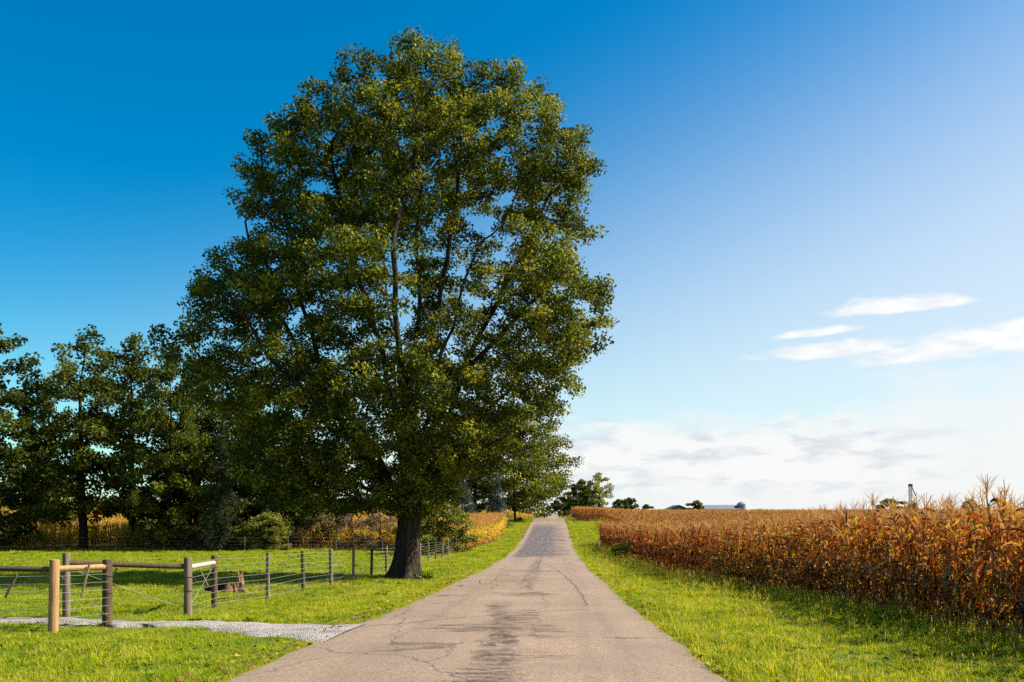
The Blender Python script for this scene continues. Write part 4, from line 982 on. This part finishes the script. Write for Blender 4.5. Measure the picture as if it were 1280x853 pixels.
# far side of the driveway: post C, and the long roadside fence that starts at post D
C_ = on_ground(83, 771); D_ = on_ground(235, 771); E_ = on_ground(268, 760)
o1 = D_.copy(); ff = empty('wire_fence', D_); tag(ff, 'long roadside fence of round posts and wires running past the big maple', 'fence')
part_post(ff, o1, D_, 1.29, .088, 'wood_grey', (.0, 0), (.55, .85)); part_post(ff, o1, E_, 1.27, .075, 'wood_dark')
rail(ff, o1, up3(D_, 1.08)+np.array([.02, .05, 0]), up3(E_, 1.10), .055, 'wood_pale')
fy_ = np.concatenate([[E_[1]], np.arange(23.05, 72.5, 3.32)]); fx_ = np.concatenate([[E_[0]], np.full(len(fy_)-1, -7.85)])
fp = [np.array([a, b, float(H(a, b))]) for a, b in zip(fx_, fy_)]
for k_, q in enumerate(fp[1:]):
    part_post(ff, o1, q, 1.27+rng.normal(0, .03), .052+.008*(k_ % 3), ('wood_grey', 'wood_dark', 'wood_grey')[k_ % 3], tuple(rng.normal(0, .012, 2)))
ww = MB(); chain = [D_]+fp
for k_ in range(8):
    h = .10+.155*k_
    ww.tube(np.array([up3(q, h+rng.normal(0, .008))+np.array([.085, 0, 0]) for q in chain]), 0.0034, 4, cap=False)
for a, b in zip(chain[1:9], chain[2:10]):
    for s in np.linspace(.05, .95, 14): q = a+(b-a)*s; ww.tube([up3(q, .08)+np.array([.085, 0, 0]), up3(q, .72)+np.array([.085, 0, 0])], .0025, 3, cap=False)
ww.tube(wire_pts(up3(D_, .15), up3(E_, 1.05)), .004, 4); ww.tube(wire_pts(up3(D_, 1.0), up3(E_, .15)), .004, 4)
local_obj(ww, 'wires', M['wire'], ff, o1)
md_ = (D_+E_)/2; stick(ff, o1, up3(md_, .98)+np.array([-.05, .0, 0]), up3(md_, .60)+np.array([.14, 0, 0]))
o2 = C_.copy(); fc = empty('wire_fence', C_); tag(fc, 'fence along the far side of the gravel drive with a top rail coloured dark for shade', 'fence')
CL = C_+np.array([-3.4, 0.1, 0]); CL[2] = H(CL[0], CL[1])
part_post(fc, o2, C_, 1.30, .075, 'wood_grey'); part_post(fc, o2, CL, 1.28, .075, 'wood_grey')
rail(fc, o2, up3(C_, 1.10), up3(D_, 1.09)-np.array([.05, 0, 0]), .06, 'wood_dark')  # rail coloured dark for the shade on its camera-facing side
ww = MB()
for k_ in range(6):
    h = .2+.16*k_; ww.tube(wire_pts(up3(CL, h), up3(C_, h), .02), .004, 4)
    
ww.tube(wire_pts(up3(C_, 1.0), up3(D_, .15)), .003, 4)
local_obj(ww, 'wires', M['wire'], fc, o2)
s_ = C_+(D_-C_)*.40; stick(fc, o2, up3(s_, 1.02), up3(s_, .68)+np.array([-.22, 0, 0]))
# wire fence at the back of the pasture
o3 = at(60, 71.6); fb = empty('wire_fence', o3); tag(fb, 'thin wire fence on slim posts along the back of the pasture under the trees', 'fence')
bp = [at(px, 71.6) for px in (-20, 40, 78, 145, 205, 260, 306, 360, 420, 478, 530, 572)]
for q in bp:
    mb = MB(); mb.tube([(0, 0, -.2), (0, 0, 1.3)], .035, 6); o = mb.build('post', M['steel_post'], fb); o.location = [float(a-b) for a, b in zip(q, o3)]
ww = MB()
for h in (.3, .6, .9, 1.2): ww.tube(np.array([up3(q, h) for q in bp]), .003, 3, cap=False)
local_obj(ww, 'wires', M['wire'], fb, o3)
# netting fence farther inside the pasture, seen through the gateway
# ------------------------------------------------------------------ stump, stones, weeds at the trunk
sp0 = on_ground(292, 742); r = np.random.default_rng(3); stp = empty('tree_stump', sp0); tag(stp, 'torn splintered tree stump with a jagged top inside the roadside fence', 'stump')
th = np.arange(26)*2*np.pi/26; rows = []
dth = (th+math.pi-.3) % (2*math.pi)-math.pi; hts = .24+.40*np.exp(-(dth/.75)**2)+.06*np.sin(3*th)+r.uniform(-.07, .09, 26)
for q in (0, .15, .4, .7, 1.0):
    rad = (.40-.14*q+.10*np.cos(4*th+1)*(1-q))*(1+.08*r.normal(size=26)); rows.append(np.stack([rad*np.cos(th), rad*.8*np.sin(th), hts*q-.05*(q == 0)], -1))
rows.append(np.stack([.12*np.cos(th), .1*np.sin(th), hts*.6], -1))
v = np.array(rows); i = np.arange(5)[:, None]*26; j = np.arange(26)[None]; j2 = (j+1) % 26
MB().add(v.reshape(-1, 3), np.stack([i+j, i+j2, i+26+j2, i+26+j], -1).reshape(-1, 4)).build('stump_wood', M['splinter'], stp)
mb = MB()
for k_ in range(22): a = .3+r.normal(0, 1.1); q = r.uniform(.14, .27); z1 = .24+.36*math.exp(-((a-.3)/.8)**2)+r.uniform(0, .12); mb.tube([(q*1.3*math.cos(a), q*1.1*math.sin(a), .05), (q*math.cos(a), q*math.sin(a), z1*.7), (q*.9*math.cos(a), q*.9*math.sin(a), z1)], [.05, .035, .012], 4)
mb.build('splinters', M['splinter'], stp)
mb = MB()
for k_ in range(3): mb.tube([(-.2, .1*k_, .25), (-.5, .12*k_, .28-.05*k_), (-.85, .2*k_-.1, .12)], [.13, .11, .08], 8, jit=.08)
mb.build('broken_limb', M['bark_dark'], stp, True)
def rock(name, label, p_, s, seed):
    r = np.random.default_rng(seed); mb = MB(); n1, n2 = 10, 7; rows = []
    for i_ in range(n2):
        a = math.pi*i_/(n2-1); 
        for j_ in range(n1): b = 2*math.pi*j_/n1; d_ = np.array([math.sin(a)*math.cos(b), math.sin(a)*math.sin(b), math.cos(a)]); rows.append(d_*np.array(s)*(1+.18*math.sin(3*b+seed)*math.sin(2*a)+r.normal(0, .06)))
    i = np.arange(n2-1)[:, None]*n1; j = np.arange(n1)[None]; j2 = (j+1) % n1
    o = mb.add(rows, np.stack([i+j, i+n1+j, i+n1+j2, i+j2], -1).reshape(-1, 4)).build(name, M['stone']); o.location = [float(q) for q in p_]; tag(o, label, 'rock')
for k_, (px, py, s, lb) in enumerate(((512, 723, (.16, .13, .09), 'small pale stone at the left of the stones by the maple roots'), (526, 724, (.20, .16, .12), 'middle pale stone by the maple roots'), (531, 722, (.30, .2, .16), 'largest pale stone at the right side of the maple roots'))):
    rock('stone', lb, on_ground(px, py), s, k_)
wd = MB(); r = np.random.default_rng(9)
for k_ in range(46): blade(wd, r.normal(0, .22), r.normal(0, .12), r.uniform(.25, .55), .06, r.random()*6.28, r.uniform(.3, 1.0), r.uniform(0, .35), 4)
o = wd.build('weed', M['grass']); o.location = [float(q) for q in on_ground(536, 724)]; tag(o, 'dark leafy weed growing at the right foot of the big maple', 'weed')

# ------------------------------------------------------------------ roadside furniture
mp = at(717.5, 134); mx = empty('mailbox', mp); tag(mx, 'black mailbox on a post at the right roadside before the crest', 'mailbox')
MB().box((0, 0, .5), (.12, .12, 1.1)).build('post', M['black_box'], mx); MB().box((0.0, 0, 1.0), (1.0, .10, .08)).build('arm', M['black_box'], mx)
mb = MB(); a = np.linspace(0, math.pi, 9); prof = np.array([(.16*math.cos(q), .14+.16*math.sin(q)) for q in a]+[(-.16, 0), (.16, 0)]); n = len(prof)
v = np.concatenate([np.stack([np.full(n, s), prof[:, 0], 1.06+prof[:, 1]], -1) for s in (-.38, .38)]); j = np.arange(n); mb.add(v, np.stack([j, (j+1) % n, n+(j+1) % n, n+j], -1)); mb.add(v[:n], [np.arange(n)[::-1]]); mb.add(v[n:], [np.arange(n)])
mb.build('box', M['black_box'], mx)
mp = at(661, 150); mx = empty('mailbox', mp); tag(mx, 'small red box on a post left of the road before the orange corn', 'mailbox')
MB().box((0, 0, .45), (.10, .10, 1.0)).build('post', M['wood_grey'], mx); mb = MB(); mb.add(v*np.array([1.3, 1, 1]), np.stack([j, (j+1) % n, n+(j+1) % n, n+j], -1)); mb.add(v[:n]*np.array([1.3, 1, 1]), [np.arange(n)[::-1]]); mb.add(v[n:]*np.array([1.3, 1, 1]), [np.arange(n)])
mb.build('box', M['red_box'], mx)
p_ = at(749.5, 78.5); p_[0] = edge(78.5)-.45; p_[2] = H(p_[0], p_[1]); mk = empty('marker_post', p_); tag(mk, 'slim white marker post at the foot of the corn on the right', 'marker post')
MB().tube([(0, 0, -.1), (0, 0, 1.05), (0, 0, 1.08)], [.05, .05, .03], 10).build('post', M['white_post'], mk, True); MB().tube([(0, 0, .86), (0, 0, .94)], .054, 10).build('band', M['iron'], mk)
p_ = at(702.5, 240); sg = empty('road_sign', p_); tag(sg, 'small yellow road sign on a post right of the far road', 'road sign')
MB().box((0, 0, 1.1), (.1, .08, 2.2)).build('post', M['steel_post'], sg); MB().box((0, -.07, 2.2), (.75, .04, .75), Matrix.Rotation(R(45), 3, 'Y')).build('panel', M['yellow_sign'], sg)
Gp = 'utility poles left of the far road'
pp = None
for px, y_, top, lb in ((669, 235, 621, 'nearest and leftmost of the three utility poles left of the far road'), (680, 330, 623, 'middle utility pole of the three left of the far road'), (684, 430, 626, 'farthest of the three utility poles left of the far road')):
    p_ = at(px, y_); hgt = (HOR-top)*y_/F+EYE-p_[2]; u = empty('utility_pole', p_); tag(u, lb, 'utility pole', Gp)
    MB().tube([(0, 0, -.3), (0, 0, hgt)], [.17, .12], 8).build('pole', M['pole'], u, True); MB().box((0, -.16, hgt-.5), (2.2, .1, .12)).build('crossarm', M['pole'], u)
    mb = MB()
    for s in (-1, -.5, .5, 1): mb.tube([(s, -.16, hgt-.44), (s, -.16, hgt-.28)], .05, 6)
    mb.build('insulators', M['white_post'], u)

# ------------------------------------------------------------------ farm buildings on the horizon
def gable(name, label, px, y_, top, width, length, wall_h, along, wallm, roofm, cat='barn', over=.4):
    p_ = at(px, y_); hgt = (HOR-top)*y_/F+EYE-p_[2]; b = empty(name, p_, 0 if along == 'y' else R(90)); tag(b, label, cat)
    hw = width/2; hl = length/2; wall_h = hgt-wall_h
    v = np.array([(x_, y2, z_) for y2 in (-hl, hl) for x_, z_ in ((-hw, -.3), (hw, -.3), (hw, wall_h), (0, hgt-.12), (-hw, wall_h))])
    mb = MB(); mb.add(v, [[0, 1, 6, 5], [1, 2, 7, 6], [4, 0, 5, 9]]); mb.add(v[:5], [[0, 1, 2, 3, 4]]); mb.add(v[5:], [[4, 3, 2, 1, 0]]); mb.build('wall', M[wallm], b)
    sl_ = (hgt-wall_h)/hw; mb = MB(); e_ = hw+over; t_ = .35
    for s in (-1, 1):
        q = np.array([(0, hgt), (s*e_, hgt-sl_*e_), (s*e_, hgt-sl_*e_+t_), (0, hgt+t_)]); vv = np.array([(a, y2, c) for y2 in (-hl-over, hl+over) for a, c in q])
        mb.add(vv, [[0, 1, 2, 3], [7, 6, 5, 4], [0, 4, 5, 1], [1, 5, 6, 2], [2, 6, 7, 3], [3, 7, 4, 0]])
    mb.build('roof', M[roofm], b); return b, hgt, wall_h
b, hg, wh = gable('barn', 'grey gabled barn with a dark roof edge on the corn horizon', 845, 350, 632.8, 9.6, 18, 2.0, 'y', 'barn_wall', 'roof_dark')
MB().box((0, -9.03, wh*.45), (3.2, .06, wh*.85)).build('door', M['metal_roof'], b)
b, hg, wh = gable('barn', 'long low barn with a pale metal roof right of the round tree', 898, 352, 632.6, 9, 15.5, 1.6, 'x', 'roof_dark', 'metal_roof')
MB().box((-4.56, -3, wh*.4), (.06, 3, wh*.7)).build('door', M['barn_wall'], b)
p_ = at(926.5, 350); hg = (HOR-627.8)*350/F+EYE-p_[2]; gb = empty('grain_bin', p_); tag(gb, 'blue-grey grain bin with a peaked top at the right end of the long barn', 'grain bin')
MB().tube([(0, 0, -.3), (0, 0, hg-1.0)], 1.75, 20).build('wall', M['bin'], gb); MB().tube([(0, 0, hg-1.0), (0, 0, hg-.15), (0, 0, hg-.12), (0, 0, hg)], [1.9, .9, .5, .45], 20).build('roof', M['metal_roof'], gb)
MB().box((-1.78, -.3, 1.2), (.08, .8, 1.9)).build('hatch', M['iron'], gb)
p_ = at(1138, 430); hg = (HOR-605.5)*430/F+EYE-p_[2]; el = empty('grain_elevator', p_); tag(el, 'thin lattice grain elevator tower with guy wires above the corn tassels', 'tower')
mb = MB(); w_ = .55
for sx_ in (-w_, w_):
    for sy_ in (-w_, w_): mb.tube([(sx_, sy_, -.3), (sx_, sy_, hg-1.4)], .10, 5)
nb = 12
for k_ in range(nb):
    z0, z1 = (hg-1.6)*k_/nb, (hg-1.6)*(k_+1)/nb
    for s in (-1, 1):
        mb.tube([(-w_*s, -w_, z0), (w_*s, -w_, z1)], .06, 4); mb.tube([(-w_*s, w_, z0), (w_*s, w_, z1)], .06, 4); mb.tube([(s*w_, -w_, z0), (s*w_, w_, z1)], .06, 4)
mb.build('lattice', M['iron'], el); mb = MB(); mb.box((0, 0, hg-.9), (1.7, 1.4, 1.1)); mb.tube([(0, 0, hg-.4), (0, 0, hg)], [.85, .35], 10); mb.build('head', M['iron'], el)
mb = MB(); mb.tube([(.6, 0, hg-1.2), (2.6, 0, hg-6)], .22, 6); mb.build('spout', M['iron'], el)
for s in (-1, 1): MB().tube([(s*.6, 0, hg-3), (s*9, 1, 0)], .05, 4).build('guy_wire', M['iron'], el)
MB().box((0, 0, 3), (.5, .9, 6.0)).build('leg_casing', M['barn_wall'], el)
# fallen leaves on the grass below the maple and along the road's edges
n = 1700; q = rng.random(n); x = np.where(q < .6, tb[0]+rng.normal(0, 4.5, n), np.where(q < .8, RX-RW-rng.exponential(.35, n), RX+RW+rng.exponential(.4, n))); y = np.where(q < .6, tb[1]+rng.normal(-3, 6, n), rng.uniform(6, 45, n))
k_ = (y > 5) & ((np.abs(x-RX) > RW+.02) | (rng.random(n) < .12)); x, y = x[k_], y[k_]
on_road = np.abs(x-RX) < RW
C = np.stack([x, y, H(x, y)+np.where(on_road, .075, rng.uniform(.03, .09, len(x)))], -1)
M['litter'] = leafy('fallen leaves', [(0.0, (.09, .045, .02)), (0.5, (.26, .14, .05)), (1.0, (.45, .30, .09))], 0.15, (1, 1, .8), 0.7, 0.15)
tag(leaf_mb(C, .085, 77, .8, 3.0, (.0, 1.0)).build('fallen_leaves', M['litter']), 'brown leaves fallen on the grass around the big maple', None, None, 'stuff')
